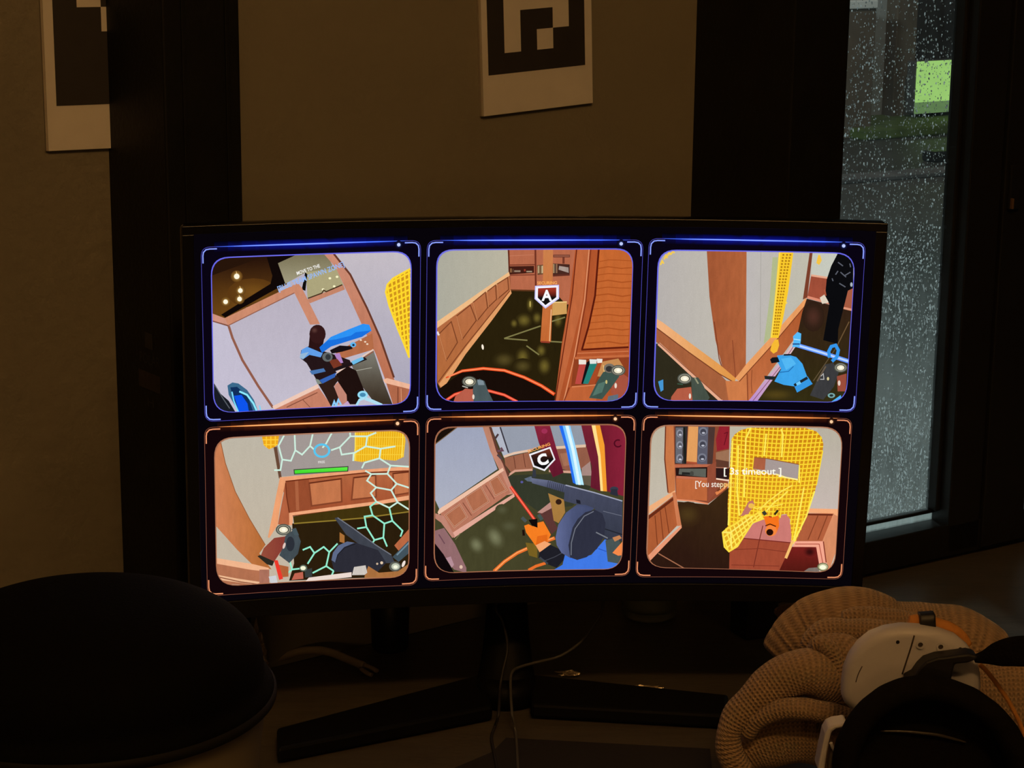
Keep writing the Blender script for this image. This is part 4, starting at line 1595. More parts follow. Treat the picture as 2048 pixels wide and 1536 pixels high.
F.area([(646, 548), (692, 578), (645, 800), (628, 930), (560, 1035), (548, 1030), (585, 850), (618, 680)], (236, 160, 112), WOOD)
F.area([(692, 600), (722, 832), (722, 930), (630, 925), (660, 760)], (178, 96, 62), WOOD)
F.line([(692, 590), (700, 700), (722, 832)], 9, (112, 48, 26))
F.area([(720, 832), (1430, 738), (1692, 690), (1692, 728), (1400, 778), (752, 858), (748, 930), (722, 932)], (240, 168, 124), WOOD)
F.line([(748, 856), (1400, 775), (1692, 728)], 7, (120, 58, 30))
F.area([(752, 860), (1692, 730), (1692, 830), (1330, 876), (760, 920)], (64, 50, 14), 0.3)
F.area([(745, 918), (1330, 874), (1692, 826), (1692, 1345), (720, 1380), (760, 1240)], (42, 29, 12), 0.3)
F.line([(760, 918), (1090, 893), (1330, 872), (1692, 822)], 10, (146, 122, 46))
F.area([(130, 1200), (430, 1248), (555, 1280), (560, 1400), (440, 1415), (150, 1405)], (178, 112, 80), WOOD)
F.area([(130, 1196), (430, 1246), (556, 1276), (556, 1308), (400, 1290), (132, 1242)], (240, 180, 140), 0.2)
F.area([(140, 1332), (300, 1362), (500, 1392), (440, 1412), (150, 1372)], (238, 186, 146), 0.2)
F.line([(150, 1350), (330, 1390), (480, 1410)], 8, (140, 80, 56))
F.area([(480, 1290), (560, 1290), (560, 1395), (480, 1400)], (168, 110, 90), 0.6)
Y1 = [(500, 214), (640, 206), (628, 280), (600, 300), (558, 318), (515, 285)]
F.area(Y1, (236, 166, 26), 0.2)
F.mesh(Y1, [(500, 200), (645, 200), (645, 320), (500, 320)], 4, 3, 9, (255, 206, 56))
Y2 = [(1252, 176), (1600, 158), (1650, 190), (1662, 250), (1645, 380), (1580, 410), (1420, 395), (1310, 420), (1250, 412)]
F.area(Y2, (236, 176, 24), 0.3)
F.mesh(Y2, [(1252, 150), (1662, 150), (1640, 430), (1250, 430)], 22, 4, 6, (250, 208, 60))
F.line([(1256, 178), (1254, 410)], 9, (255, 225, 90))
F.line([(1640, 190), (1632, 380)], 9, (255, 225, 90))
HX = [[(680, 205), (635, 288), (665, 400), (735, 410), (770, 325), (765, 200)], [(770, 325), (825, 360), (890, 290), (912, 190)], [(890, 290), (930, 325)],
      [(990, 305), (1020, 270), (1068, 180)], [(1060, 325), (1130, 300), (1215, 212), (1212, 175)], [(1130, 300), (1145, 360), (1250, 345), (1340, 293), (1352, 212), (1425, 182)],
      [(1215, 212), (1352, 212)], [(1340, 293), (1460, 312), (1580, 293)], [(1460, 312), (1450, 390)], [(1242, 350), (1238, 412)], [(1308, 470), (1330, 425), (1450, 390), (1540, 448), (1692, 458)],
      [(1540, 448), (1515, 515), (1385, 517), (1335, 490)], [(1385, 517), (1350, 570), (1425, 625), (1545, 647), (1590, 595), (1515, 515)], [(1590, 595), (1692, 628)],
      [(1425, 625), (1380, 670), (1425, 740), (1530, 790), (1597, 745), (1545, 647)], [(1597, 745), (1692, 805)], [(665, 400), (650, 485), (600, 485)]]
for h in HX:
    F.line(h, 13, (206, 238, 222))
HX2 = [[(1530, 790), (1555, 895), (1490, 917), (1395, 850), (1330, 860), (1345, 945), (1410, 1050), (1482, 1030), (1490, 917)], [(1395, 850), (1375, 780), (1425, 740)],
       [(1555, 895), (1637, 975), (1620, 1022)], [(1345, 945), (1270, 957)], [(1410, 1050), (1393, 1076)], [(1482, 1030), (1512, 1102)],
       [(830, 1130), (890, 1105), (925, 1155), (870, 1242)], [(925, 1155), (1000, 1105), (1045, 1147), (1112, 1078)], [(1045, 1147), (1020, 1260), (1080, 1300), (1064, 1335)],
       [(1020, 1260), (910, 1316)], [(690, 1332), (745, 1287), (722, 1210)], [(745, 1287), (810, 1280)]]
for h in HX2:
    F.line(h, 13, (150, 236, 206))
F.line([(985 + 60 * math.cos(a), 327 + 50 * math.sin(a)) for a in (2 * math.pi * i / 20 for i in range(20))], 17, (88, 198, 240), closed=True)
F.area([(756, 478), (1200, 452), (1198, 496), (760, 520)], (60, 70, 56), 0)
F.area([(764, 485), (1193, 460), (1190, 489), (767, 513)], vgrad(460, (96, 240, 70), 512, (62, 214, 42)), 0)
F.text('FREE', (955, 430), (1010, 427), 19, (232, 230, 226), 0.01)
# left gadget
F.area([(620, 1245), (715, 1265), (715, 1345), (660, 1350)], (176, 98, 56), 0.3)
F.area([(598, 1212), (628, 1212), (672, 1362), (640, 1372)], (236, 58, 44), 0)
F.area([(555, 1345), (615, 1335), (628, 1400), (572, 1404)], (206, 208, 212), 0.2)
F.area([(515, 1115), (600, 1032), (700, 1018), (668, 1122), (596, 1228), (486, 1188)], hgrad(500, (150, 76, 58), 700, (134, 56, 48)), 0.2)
F.area([(464, 1180), (486, 1170), (600, 1222), (585, 1258), (540, 1245)], (44, 40, 32), 0.2)
F.area([(690, 1015), (772, 955), (815, 1060), (792, 1160), (722, 1235), (640, 1172), (675, 1100)], (66, 76, 82), 0.6)
F.oval(730, 1080, 34, 60, (44, 48, 56))
F.oval(680, 1095, 10, 26, (226, 200, 190), rot=0.3)
lens(F, 675, 965, 1.05)
F.area([(740, 960), (775, 950), (800, 1010), (760, 1010)], (70, 84, 90), 0.3)
F.area([(740, 1372), (765, 1318), (832, 1306), (836, 1362)], (190, 100, 80), 0.2)
F.area([(845, 1290), (905, 1275), (905, 1345), (850, 1352)], (56, 62, 62), 0.4)
F.oval(835, 1275, 32, 27, (90, 104, 90))
F.oval(833, 1275, 22, 17, (246, 246, 214))
F.area([(880, 1352), (1225, 1308), (1225, 1348), (850, 1385)], (236, 218, 208), 0.1)
# drum gun
F.area([(1128, 985), (1168, 1012), (1168, 1075), (1128, 1062)], (168, 110, 54), 0.2)
F.area([(1088, 872), (1112, 864), (1250, 960), (1420, 1085), (1545, 1165), (1575, 1235), (1490, 1235), (1180, 1005)], (62, 66, 76), 0.4)
F.line([(1112, 868), (1250, 962), (1420, 1088), (1545, 1168)], 8, (116, 120, 130))
F.area([(1062, 1210), (1075, 1150), (1118, 1092), (1190, 1060), (1262, 1072), (1440, 1130), (1505, 1232), (1425, 1315), (1085, 1305)], (44, 44, 54), 0.3)
F.area([(1062, 1210), (1075, 1150), (1118, 1092), (1190, 1060), (1250, 1070), (1165, 1105), (1110, 1165), (1092, 1230)], (92, 104, 134), 0.3)
F.line([(1095, 1225), (1115, 1165), (1170, 1110), (1255, 1080)], 5, (24, 24, 30))
F.area([(1570, 1092), (1692, 955), (1692, 1052), (1605, 1135)], (186, 104, 66), 0.3)
F.area([(1556, 1185), (1692, 1045), (1692, 1150), (1605, 1225)], (66, 82, 92), 0.4)
F.line([(1590, 1170), (1690, 1068)], 12, (110, 136, 150))
F.area([(1330, 1340), (1360, 1258), (1445, 1312), (1600, 1300), (1686, 1240), (1686, 1345), (1330, 1355)], (170, 112, 62), 0.4)
F.area([(1228, 1332), (1245, 1266), (1338, 1252), (1352, 1312), (1330, 1330)], (206, 198, 190), 0.4)
F.oval(1468, 1232, 12, 12, (226, 200, 170))
F.oval(1432, 1240, 9, 9, (200, 176, 150))
F.oval(1576, 1262, 48, 40, (92, 94, 86))
F.oval(1580, 1262, 34, 27, (190, 196, 176))
F.oval(1580, 1265, 18, 14, (250, 250, 225))
F.oval(1645, 1240, 12, 28, (240, 225, 215), rot=0.4)
F.rim()
F.build('camera_view')['label'] = 'view with white hexagon lines and a green bar'

# ------------------------------------------------ view 5 (bottom middle)
F = Feed(840, 820, 4.266)
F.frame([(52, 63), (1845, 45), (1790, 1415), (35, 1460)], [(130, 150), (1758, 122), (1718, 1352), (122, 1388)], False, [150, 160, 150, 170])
F.area(F.win, (68, 66, 40), 0.35)
F.area([(740, 560), (1320, 540), (1480, 640), (1300, 820), (1000, 860), (800, 720)], (52, 56, 42), 0.35)
F.area([(130, 150), (330, 140), (130, 305)], (26, 16, 10), 0.2)
F.area([(318, 146), (540, 144), (600, 340), (662, 505), (165, 845), (130, 770), (130, 290)], vgrad(150, (158, 164, 186), 800, (172, 176, 192)), 0.10)
F.line([(130, 292), (318, 148)], 7, (120, 96, 70))
F.area([(606, 146), (985, 134), (1030, 305), (930, 355), (715, 405), (655, 260)], (150, 156, 170), 0.10)
F.area([(606, 146), (682, 144), (760, 380), (715, 405), (655, 260)], (178, 182, 196), 0.1)
F.line([(684, 146), (756, 366)], 12, (58, 54, 64))
F.area([(1105, 132), (1385, 128), (1420, 305), (1160, 318)], (146, 152, 164), 0.10)
F.area([(720, 410), (935, 358), (965, 505), (780, 535), (728, 470)], (156, 98, 74), WOOD)
F.line([(800, 395), (815, 500)], 7, (110, 62, 46))
F.line([(880, 372), (900, 490)], 7, (110, 62, 46))
F.line([(715, 400), (800, 370), (940, 345)], 20, (228, 194, 170))
F.area([(1165, 335), (1420, 318), (1460, 445), (1380, 500), (1300, 530), (1215, 505)], (146, 92, 72), WOOD)
F.area([(1195, 372), (1255, 365), (1280, 470), (1225, 480)], (166, 112, 86), 0.4)
F.line([(1160, 322), (1415, 306)], 24, (226, 194, 166))
F.line([(750, 560), (810, 520), (960, 510)], 18, (212, 158, 136))
F.line([(1100, 520), (1290, 530), (1330, 560)], 20, (212, 160, 138))
F.area([(1378, 498), (1452, 438), (1470, 600), (1400, 625), (1380, 560)], (166, 136, 128), 0.2)
F.area([(1380, 560), (1470, 560), (1460, 650), (1400, 635)], (96, 86, 70), 0.3)
# crimson columns and light beams
F.area([(975, 134), (1108, 130), (1160, 315), (1225, 535), (1135, 575), (1082, 455), (1012, 275)], vgrad(130, (136, 36, 58), 560, (98, 24, 44)), 0.5)
F.oval(1062, 180, 26, 22, (160, 48, 84))
F.area([(1375, 128), (1470, 126), (1525, 400), (1545, 695), (1455, 660), (1465, 480), (1405, 260)], vgrad(130, (118, 34, 50), 690, (100, 26, 44)), 0.4)
F.area([(1525, 126), (1758, 122), (1735, 735), (1585, 690), (1570, 300)], hgrad(1530, (112, 26, 44), 1740, (136, 34, 56)), 0.3)
F.line([(1690 + 32 * math.cos(a), 285 + 30 * math.sin(a)) for a in (0.6 + 4.6 * i / 9 for i in range(10))], 12, (78, 12, 30))
F.area([(1185, 130), (1225, 130), (1290, 350), (1345, 640), (1305, 620), (1250, 350)], (36, 110, 240), 0)
F.area([(1215, 130), (1280, 130), (1335, 340), (1398, 640), (1330, 635), (1272, 350)], hgrad(1215, (110, 190, 255), 1390, (190, 240, 255)), 0)
F.area([(1238, 130), (1266, 130), (1318, 340), (1372, 640), (1350, 638), (1295, 350)], (222, 248, 255), 0)
F.area([(1462, 126), (1534, 126), (1574, 300), (1595, 695), (1540, 690), (1520, 400)], (244, 158, 48), 0)
F.area([(1464, 126), (1496, 126), (1540, 380), (1562, 692), (1540, 690), (1520, 400)], (255, 222, 140), 0)
# wall post, left
F.area([(535, 145), (592, 142), (650, 350), (705, 455), (760, 600), (806, 715), (742, 725), (682, 525), (600, 350)], vgrad(150, (186, 128, 104), 700, (200, 138, 118)), WOOD)
F.area([(588, 142), (612, 148), (650, 280), (720, 450), (765, 545), (750, 575), (705, 455), (650, 350)], (96, 58, 46), 0.3)
F.line([(640, 245), (668, 205)], 17, (74, 54, 58))
F.line([(660, 350), (705, 345), (690, 320)], 17, (104, 70, 84))
F.line([(660, 380), (700, 420)], 18, (80, 66, 70))
F.area([(165, 870), (690, 530), (770, 705), (270, 1060)], (184, 118, 94), WOOD)
for q in ([(216, 896), (340, 806), (402, 912), (292, 1000)], [(386, 742), (520, 652), (588, 780), (452, 872)], [(592, 606), (662, 562), (738, 682), (640, 732)]):
    F.area(q, (176, 108, 78), WOOD)
    F.line(q, 12, (222, 160, 130), closed=True)
    F.line(q, 4, (110, 58, 40), closed=True)
F.line([(365, 790), (440, 900)], 7, (130, 74, 56))
F.line([(560, 640), (635, 760)], 7, (130, 74, 56))
F.area([(150, 872), (165, 842), (705, 492), (716, 516), (160, 892)], (238, 192, 166), 0.1)
F.area([(268, 1052), (802, 712), (808, 738), (290, 1090)], (226, 168, 150), 0.2)
F.area([(130, 880), (160, 890), (205, 905), (298, 1078), (275, 1090), (180, 960), (130, 925)], (190, 132, 114), WOOD)
F.area([(122, 1030), (205, 1005), (300, 1145), (395, 1345), (395, 1388), (290, 1360), (122, 1140)], (146, 106, 108), 0.3)
F.area([(122, 1130), (200, 1230), (290, 1385), (180, 1388), (122, 1300)], (13, 7, 9), 0)
F.area([(220, 1262), (262, 1248), (290, 1320), (270, 1345)], (182, 142, 152), 0.2)
F.oval(350, 1338, 14, 16, (224, 190, 170))
F.line([(160, 1060), (210, 1140)], 10, (110, 74, 84))
for x, y, rx, ry, r_ in ((640, 1085, 80, 120, -0.5), (480, 1150, 70, 90, -0.5), (760, 990, 90, 60, 0), (700, 850, 60, 50, 0)):
    F.glow(x, y, rx, ry, (122, 124, 92) if y > 1000 else (84, 84, 58), (68, 66, 40), rot=r_)
F.line([(300, 1105), (345, 1050)], 8, (110, 108, 70))
F.line([(630, 1375), (720, 1292), (830, 1218), (960, 1160), (1150, 1090)], 28, (232, 112, 44))
F.line([(640, 1368), (720, 1290), (830, 1214), (960, 1156), (1140, 1088)], 9, (255, 168, 100))
F.line([(925, 1365), (990, 1330), (1070, 1305)], 24, (232, 112, 44))
F.area([(900, 1130), (1000, 1140), (1000, 1260), (930, 1240)], (120, 96, 34), 0.3)
# box, grip, glove
F.area([(1000, 872), (1112, 786), (1150, 960), (1175, 1010), (1122, 1058), (1040, 905)], (92, 54, 50), 0.3)
F.area([(1000, 872), (1112, 784), (1122, 836), (1040, 880)], (186, 138, 128), 0.1)
F.area([(1092, 708), (1228, 764), (1238, 872), (1182, 964), (1140, 942), (1122, 830)], (166, 122, 62), 0.3)
F.oval(1182, 782, 26, 24, (48, 28, 20))
F.line([(772, 652), (985, 945)], 24, (226, 46, 38))
F.line([(772, 652), (985, 945)], 9, (255, 128, 96))
F.line([(868, 915), (905, 950)], 28, (74, 82, 84))
F.line([(1010, 890), (1040, 935)], 30, (66, 84, 80))
F.area([(888, 985), (925, 972), (960, 990), (1000, 960), (1052, 948), (1116, 1062), (1085, 1122), (985, 1156), (932, 1082), (905, 1045)], (246, 126, 34), 0.15)
F.area([(1000, 1075), (1085, 1060), (1085, 1122), (985, 1156)], (226, 104, 26), 0.1)
F.area([(925, 935), (1000, 925), (1002, 1002), (955, 985)], (18, 10, 10), 0)
F.line([(880, 1020), (885, 1070)], 20, (30, 14, 10))
F.area([(985, 1152), (1062, 1116), (1118, 1140), (1020, 1212)], (246, 166, 112), 0.1)
F.area([(1018, 1212), (1112, 1148), (1205, 1192), (1245, 1255), (1165, 1345), (1080, 1310), (1010, 1258)], (30, 30, 38), 0.3)
F.line([(1020, 1255), (1090, 1310)], 16, (62, 66, 74))
F.line([(1050, 1290), (1150, 1250), (1215, 1215)], 6, (70, 72, 82))
# drum gun
F.area([(1140, 1362), (1215, 1318), (1235, 1235), (1345, 1272), (1462, 1232), (1590, 1085), (1610, 1290), (1700, 1300), (1660, 1352)], (64, 120, 228), 0.2)
F.line([(1520, 1180), (1590, 1205)], 6, (40, 80, 180))
F.area([(888, 584), (948, 562), (968, 612), (915, 606)], (96, 108, 128), 0.6)
F.area([(948, 578), (1100, 598), (1245, 638), (1232, 702), (1100, 662), (955, 622)], vgrad(580, (108, 114, 142), 700, (62, 66, 86)), 0.3)
for i in range(9):
    x = 1095 + i * 16
    F.line([(x, 600 + i * 4.5), (x - 10, 660 + i * 4.5)], 6, (54, 56, 74))
F.area([(962, 508), (986, 504), (990, 568), (955, 576)], (52, 56, 66), 0)
F.oval(868, 612, 12, 10, (90, 90, 160))
F.area([(1238, 634), (1725, 768), (1725, 1115), (1605, 1112), (1535, 1085), (1500, 930), (1490, 832), (1335, 802), (1225, 772)], vgrad(640, (72, 76, 98), 1100, (52, 56, 70)), 0.4)
F.line([(1240, 638), (1480, 700), (1725, 774)], 10, (160, 164, 184))
F.oval(1655, 672, 36, 22, (56, 58, 72))
F.area([(1630, 672), (1680, 672), (1690, 735), (1620, 715)], (44, 46, 58), 0)
F.area([(1330, 760), (1365, 768), (1370, 800), (1335, 792)], (30, 30, 40), 0)
F.line([(1560, 860), (1720, 900)], 6, (104, 108, 124))
F.line([(1540, 1000), (1725, 1060)], 10, (36, 38, 48))
F.area([(1155, 1085), (1178, 975), (1245, 872), (1335, 805), (1410, 806), (1490, 836), (1420, 880), (1330, 985), (1280, 1120), (1285, 1262), (1205, 1215), (1165, 1150)], hgrad(1155, (98, 108, 152), 1350, (66, 74, 106)), 0.3)
F.area([(1300, 1000), (1345, 925), (1410, 868), (1490, 848), (1555, 880), (1582, 960), (1570, 1070), (1510, 1180), (1420, 1252), (1340, 1276), (1280, 1255), (1265, 1150)], (46, 48, 64), 0.3)
F.line([(1480, 862), (1400, 902), (1322, 1010), (1290, 1130), (1288, 1235)], 8, (112, 116, 128))
F.line([(1500, 1040), (1600, 1090)], 10, (120, 124, 132))
F.area([(1580, 1110), (1690, 1080), (1725, 1200), (1705, 1310), (1600, 1290)], (72, 84, 84), 0.4)
F.area([(1640, 1215), (1725, 1120), (1722, 1235), (1690, 1240)], (246, 138, 74), 0.1)
F.area([(1640, 1085), (1700, 1065), (1720, 1090), (1660, 1120)], (196, 130, 84), 0.1)
# marker C
F.area([(928, 374), (1112, 310), (1154, 420), (1062, 518), (964, 482)], (240, 238, 244), 0)
F.area([(944, 384), (1104, 326), (1140, 416), (1058, 502), (974, 470)], vgrad(330, (120, 52, 34), 420, (16, 14, 14)), 0)
F.text('C', (1015, 474), (1100, 446), 92, (250, 250, 250), 0.05)
F.text('SECURING', (922, 362), (1112, 296), 24, (246, 164, 84), 0.03)
F.rim()
F.build('camera_view')['label'] = 'view of an orange glove and a drum gun with marker C'

# ------------------------------------------------ view 6 (bottom right)
F = Feed(1270, 820, 4.267)
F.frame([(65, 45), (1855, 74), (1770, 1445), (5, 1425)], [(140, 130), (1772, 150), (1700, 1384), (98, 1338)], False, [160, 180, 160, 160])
F.area(F.win, vgrad(150, (190, 182, 162), 900, (198, 188, 174)), 0.10)
F.area([(1560, 150), (1772, 150), (1735, 850), (1470, 850)], vgrad(200, (184, 176, 160), 800, (198, 184, 176)), 0.10)
F.area([(262, 130), (334, 132), (345, 710), (282, 712), (254, 420)], (200, 118, 70), WOOD)
F.line([(262, 132), (254, 420), (282, 705)], 10, (110, 48, 28))
F.area([(330, 132), (810, 136), (800, 560), (790, 680), (625, 800), (350, 765), (338, 460)], (140, 72, 48), WOOD)
F.area([(344, 140), (450, 140), (436, 462), (340, 458)], (52, 46, 46), 0.2)
F.area([(348, 150), (412, 150), (402, 458), (346, 452)], (104, 104, 112), 0.2)
for y in (200, 300, 410):
    F.oval(382, y, 28, 34, (140, 142, 154))
    F.oval(384, y + 3, 19, 24, (92, 92, 102))
    F.oval(386, y + 12, 12, 8, (206, 208, 218))
F.area([(456, 140), (540, 142), (528, 446), (440, 440)], (226, 158, 94), 0.2)
F.line([(420, 150), (430, 455)], 16, (26, 30, 26))
F.line([(440, 446), (560, 458)], 16, (170, 78, 50))
F.area([(540, 142), (626, 144), (616, 468), (530, 460)], (92, 92, 106), 0.2)
for y in (182, 290, 405):
    F.oval(582 - (y - 182) * 0.04, y, 37, 36, (120, 122, 136))
    F.oval(582 - (y - 182) * 0.04, y + 4, 25, 25, (66, 66, 78))
    F.oval(584 - (y - 182) * 0.04, y + 14, 14, 8, (190, 192, 204))
F.area([(626, 144), (684, 146), (660, 470), (616, 465)], (76, 54, 50), 0.4)
F.area([(720, 138), (804, 138), (800, 330), (745, 340), (700, 350), (690, 250)], (148, 34, 46), 0.3)
F.line([(760, 200), (790, 190), (760, 300)], 7, (100, 16, 30))
F.area([(690, 362), (802, 338), (800, 480), (690, 492)], (156, 112, 84), 0.3)
F.area([(690, 420), (802, 440), (802, 500), (690, 500)], (96, 58, 44), 0.3)
F.area([(338, 465), (664, 462), (664, 490), (338, 492)], (186, 104, 74), WOOD)
F.area([(345, 492), (618, 486), (614, 580), (350, 566)], (38, 20, 18), 0.1)
F.area([(378, 500), (606, 500), (604, 574), (372, 548)], (94, 96, 88), 0.3)
F.line([(400, 540), (500, 545)], 22, (36, 36, 34))
F.oval(484, 540, 17, 19, (70, 70, 64))
F.line([(352, 572), (616, 588)], 22, (196, 110, 80))
F.area([(350, 584), (616, 600), (614, 775), (354, 755)], (192, 104, 60), WOOD)
F.area([(616, 480), (692, 440), (692, 705), (622, 785)], (148, 76, 54), WOOD)
F.area([(690, 495), (810, 490), (810, 590), (690, 590)], (44, 24, 24), 0.1)
F.line([(690, 490), (800, 494)], 8, (170, 110, 88))
F.line([(692, 586), (806, 602)], 13, (246, 214, 190))
F.area([(98, 1338), (110, 1290), (395, 995), (362, 780), (625, 806), (800, 660), (812, 1384), (98, 1384)], vgrad(760, (60, 40, 20), 1200, (44, 24, 16)), 0.35)
F.glow(450, 890, 130, 110, (76, 56, 26), (54, 34, 18))
F.line([(340, 762), (500, 775), (622, 800)], 13, (232, 142, 100))
F.line([(690, 715), (740, 680), (790, 630)], 26, (226, 132, 76))
F.line([(700, 690), (760, 645)], 16, (120, 60, 36))
F.area([(110, 900), (335, 725), (378, 965), (105, 1250)], (174, 92, 52), WOOD)
for x0, y0, x1, y1 in ((170, 900, 190, 1150), (215, 860, 240, 1100), (255, 825, 290, 1050)):
    F.line([(x0, y0), (x1, y1)], 7, (122, 56, 30))
F.area([(110, 905), (330, 740), (334, 764), (112, 935)], (104, 44, 24), 0.2)
F.area([(110, 825), (340, 684), (346, 712), (112, 888)], (240, 174, 124), 0.1)
F.area([(318, 705), (346, 700), (396, 985), (360, 990)], (206, 124, 82), WOOD)
F.area([(100, 1250), (396, 980), (398, 1004), (110, 1305)], (232, 152, 116), 0.2)
F.line([(198, 1222), (440, 1362)], 9, (166, 108, 78))
# right wainscot
F.area([(1440, 880), (1700, 880), (1620, 1120), (1345, 1125)], (176, 94, 60), WOOD)
for x0, x1 in ((1560, 1475), (1640, 1560)):
    F.line([(x0, 900), (x1, 1105)], 8, (130, 62, 36))
F.line([(1455, 890), (1690, 894)], 13, (104, 42, 24))
F.area([(1470, 838), (1728, 844), (1730, 912), (1690, 882), (1465, 876)], (246, 172, 122), 0.15)
F.area([(1690, 886), (1730, 905), (1715, 1200), (1650, 1384), (1600, 1110)], (216, 140, 100), WOOD)
F.area([(1340, 1165), (1545, 1165), (1575, 1345), (1500, 1384), (1220, 1376), (1250, 1265)], vgrad(1170, (120, 32, 28), 1370, (84, 24, 18)), 0.3)
F.glow(1490, 1210, 60, 50, (48, 12, 12), (112, 30, 26))
F.area([(1362, 1118), (1604, 1118), (1632, 1310), (1575, 1340), (1545, 1168), (1345, 1166)], (246, 168, 142), 0.15)
F.line([(1365, 1142), (1570, 1142), (1605, 1325)], 7, (180, 84, 66))
F.line([(1606, 1120), (1630, 1300)], 9, (130, 52, 36))
# crate
F.area([(915, 1085), (1342, 1128), (1225, 1378), (802, 1362), (806, 1195)], (162, 74, 50), WOOD)
F.area([(960, 1010), (1062, 928), (1312, 886), (1345, 1132), (915, 1090)], (204, 122, 114), 0.25)
F.line([(915, 1092), (1342, 1132)], 8, (120, 40, 34))
F.line([(1090, 985), (1062, 1100), (1010, 1340)], 7, (116, 44, 32))
F.line([(840, 1190), (1060, 1180), (1300, 1210)], 6, (128, 52, 36))
F.line([(820, 1320), (1230, 1330)], 6, (128, 52, 36))
# yellow lattice figure
YG = [(812, 400), (822, 250), (850, 205), (905, 168), (985, 148), (1450, 150), (1545, 180), (1592, 230), (1606, 290), (1592, 420), (1535, 690), (1462, 905), (1375, 1110), (1338, 1142), (1322, 930), (1290, 885), (1250, 890),
      (1215, 960), (1090, 930), (1000, 960), (930, 1060), (872, 1160), (800, 1204), (762, 1165), (744, 1040), (792, 990), (790, 800)]
F.area(YG, vgrad(150, (206, 134, 20), 1100, (222, 156, 34)), 0.15)
F.mesh(YG, [(800, 100), (1640, 130), (1440, 1210), (770, 1200)], 22, 30, 10.5, (252, 216, 48), bow=24)
for pts_ in ([(945, 240), (935, 500), (930, 740)], [(1118, 200), (1100, 390)], [(1245, 160), (1262, 210), (1250, 400)], [(880, 300), (870, 700), (890, 900)], [(830, 260), (812, 700), (795, 980)],
             [(985, 150), (960, 210), (940, 250)], [(1400, 620), (1400, 470)], [(1440, 660), (1380, 980), (1345, 1140)], [(1530, 690), (1460, 905), (1350, 1130)]):
    F.line(pts_, 13, (255, 236, 92))
F.area([(1015, 402), (1112, 410), (1398, 462), (1388, 590), (1290, 574), (1150, 540), (1005, 500)], (168, 154, 150), 0.1)
F.area([(1015, 402), (1114, 410), (1106, 512), (1005, 498)], (172, 96, 66), WOOD)
F.line([(1015, 402), (1114, 410), (1398, 462)], 7, (150, 84, 40))
F.line([(1200, 545), (1290, 574), (1388, 592)], 12, (255, 240, 150))
F.area([(898, 905), (968, 778), (1004, 768), (1018, 800), (965, 885)], (194, 118, 106), 0.2)
F.line([(1120, 860), (1180, 790), (1250, 740), (1300, 690)], 12, (255, 232, 90))
F.line([(1060, 850), (1130, 780), (1250, 690), (1340, 640)], 10, (255, 232, 90))
F.line([(980, 820), (1040, 840), (1090, 820), (1170, 820), (1260, 800)], 10, (255, 228, 80))
F.oval(990, 815, 26, 22, (240, 190, 80))
# barrel of the figure
BR = [(746, 1042), (790, 1005), (870, 960), (945, 895), (1002, 905), (1060, 865), (1090, 925), (1000, 960), (935, 1060), (872, 1160), (800, 1204), (762, 1165)]
F.area(BR, (228, 170, 36), 0.1)
F.mesh(BR, [(740, 1040), (1040, 850), (1080, 930), (800, 1215)], 9, 4, 12, (255, 232, 84))
F.line(BR, 14, (255, 224, 70), closed=True)
F.line([(746, 1042), (815, 1040), (870, 1000), (1000, 905)], 12, (255, 238, 110))
F.line([(815, 1040), (822, 1180)], 12, (255, 238, 110))
F.line([(1345, 1110), (1318, 1180), (1284, 1262)], 24, (248, 192, 112))
# orange glove
F.line([(1092, 862), (1112, 892)], 30, (56, 58, 46))
F.line([(1188, 890), (1218, 852)], 18, (50, 42, 20))
F.area([(1096, 905), (1150, 900), (1168, 912), (1222, 896), (1228, 985), (1205, 1045), (1118, 990)], (246, 116, 28), 0.15)
F.line([(1110, 985), (1150, 970), (1200, 990)], 9, (70, 24, 8))
F.oval(1158, 1028, 50, 46, (246, 134, 60))
F.oval(1148, 1040, 30, 28, (40, 14, 8))
F.line([(1140, 905), (1165, 910)], 12, (170, 60, 20))
# lettering
F.text('[ 3s timeout ]', (756, 546), (1246, 548), 58, (255, 252, 236), 0.012)
F.text('[You stepped', (512, 652), (842, 654), 50, lambda x, y: tuple(a + (b - a) * min(1, max(0, (x - 700) / 110)) for a, b in zip((246, 236, 224), (240, 190, 70))), 0.008)
F.area([(1440, 1372), (1480, 1345), (1565, 1338), (1570, 1384), (1470, 1384)], (124, 112, 104), 0.7)
F.oval(1600, 1335, 48, 36, (112, 110, 78))
F.oval(1602, 1335, 40, 28, (190, 190, 150))
F.oval(1600, 1338, 28, 19, (252, 255, 222))
F.rim()
F.build('camera_view')['label'] = 'view of a yellow lattice figure with a timeout notice'
# ------------------------------------------------ monitor stand: neck, hub and two splayed feet
def dk(x, y, z=0.0):
    return on_z(x, y, z)


neck_top = MC - MN * 0.045 - MB_ * 0.06
nb = Vector((HUB.x, HUB.y + 0.012, 0.02))
link('mount_plate', box(MC - MA * 0.05 - MB_ * 0.10 - MN * 0.052, MA * 0.1, MB_ * 0.12, MN * 0.018, 0.004), M['stand'], monitor)
link('neck', sweep([neck_top - MN * 0.015, Vector((nb.x, nb.y + 0.045, 0.17)), Vector((nb.x, nb.y + 0.035, 0.10)), Vector((nb.x, nb.y + 0.010, 0.045)), nb + Vector((0, -0.002, -0.012))],
                   [(0.022, 0.012), (0.0215, 0.012), (0.019, 0.012), (0.023, 0.017), (0.030, 0.024)], n=8, seg=24, upv=(0, 1, 0)), M['stand'], monitor)


def foot(pts, name):
    """flat tapered foot lying on the desk; pts = far edge start/end, near edge end/start in pixels"""
    q = [dk(x, y, 0.002) for x, y in pts]
    return link(name, prism(q, (0, 0, 0.014), 0.003, 2), M['stand'], monitor)


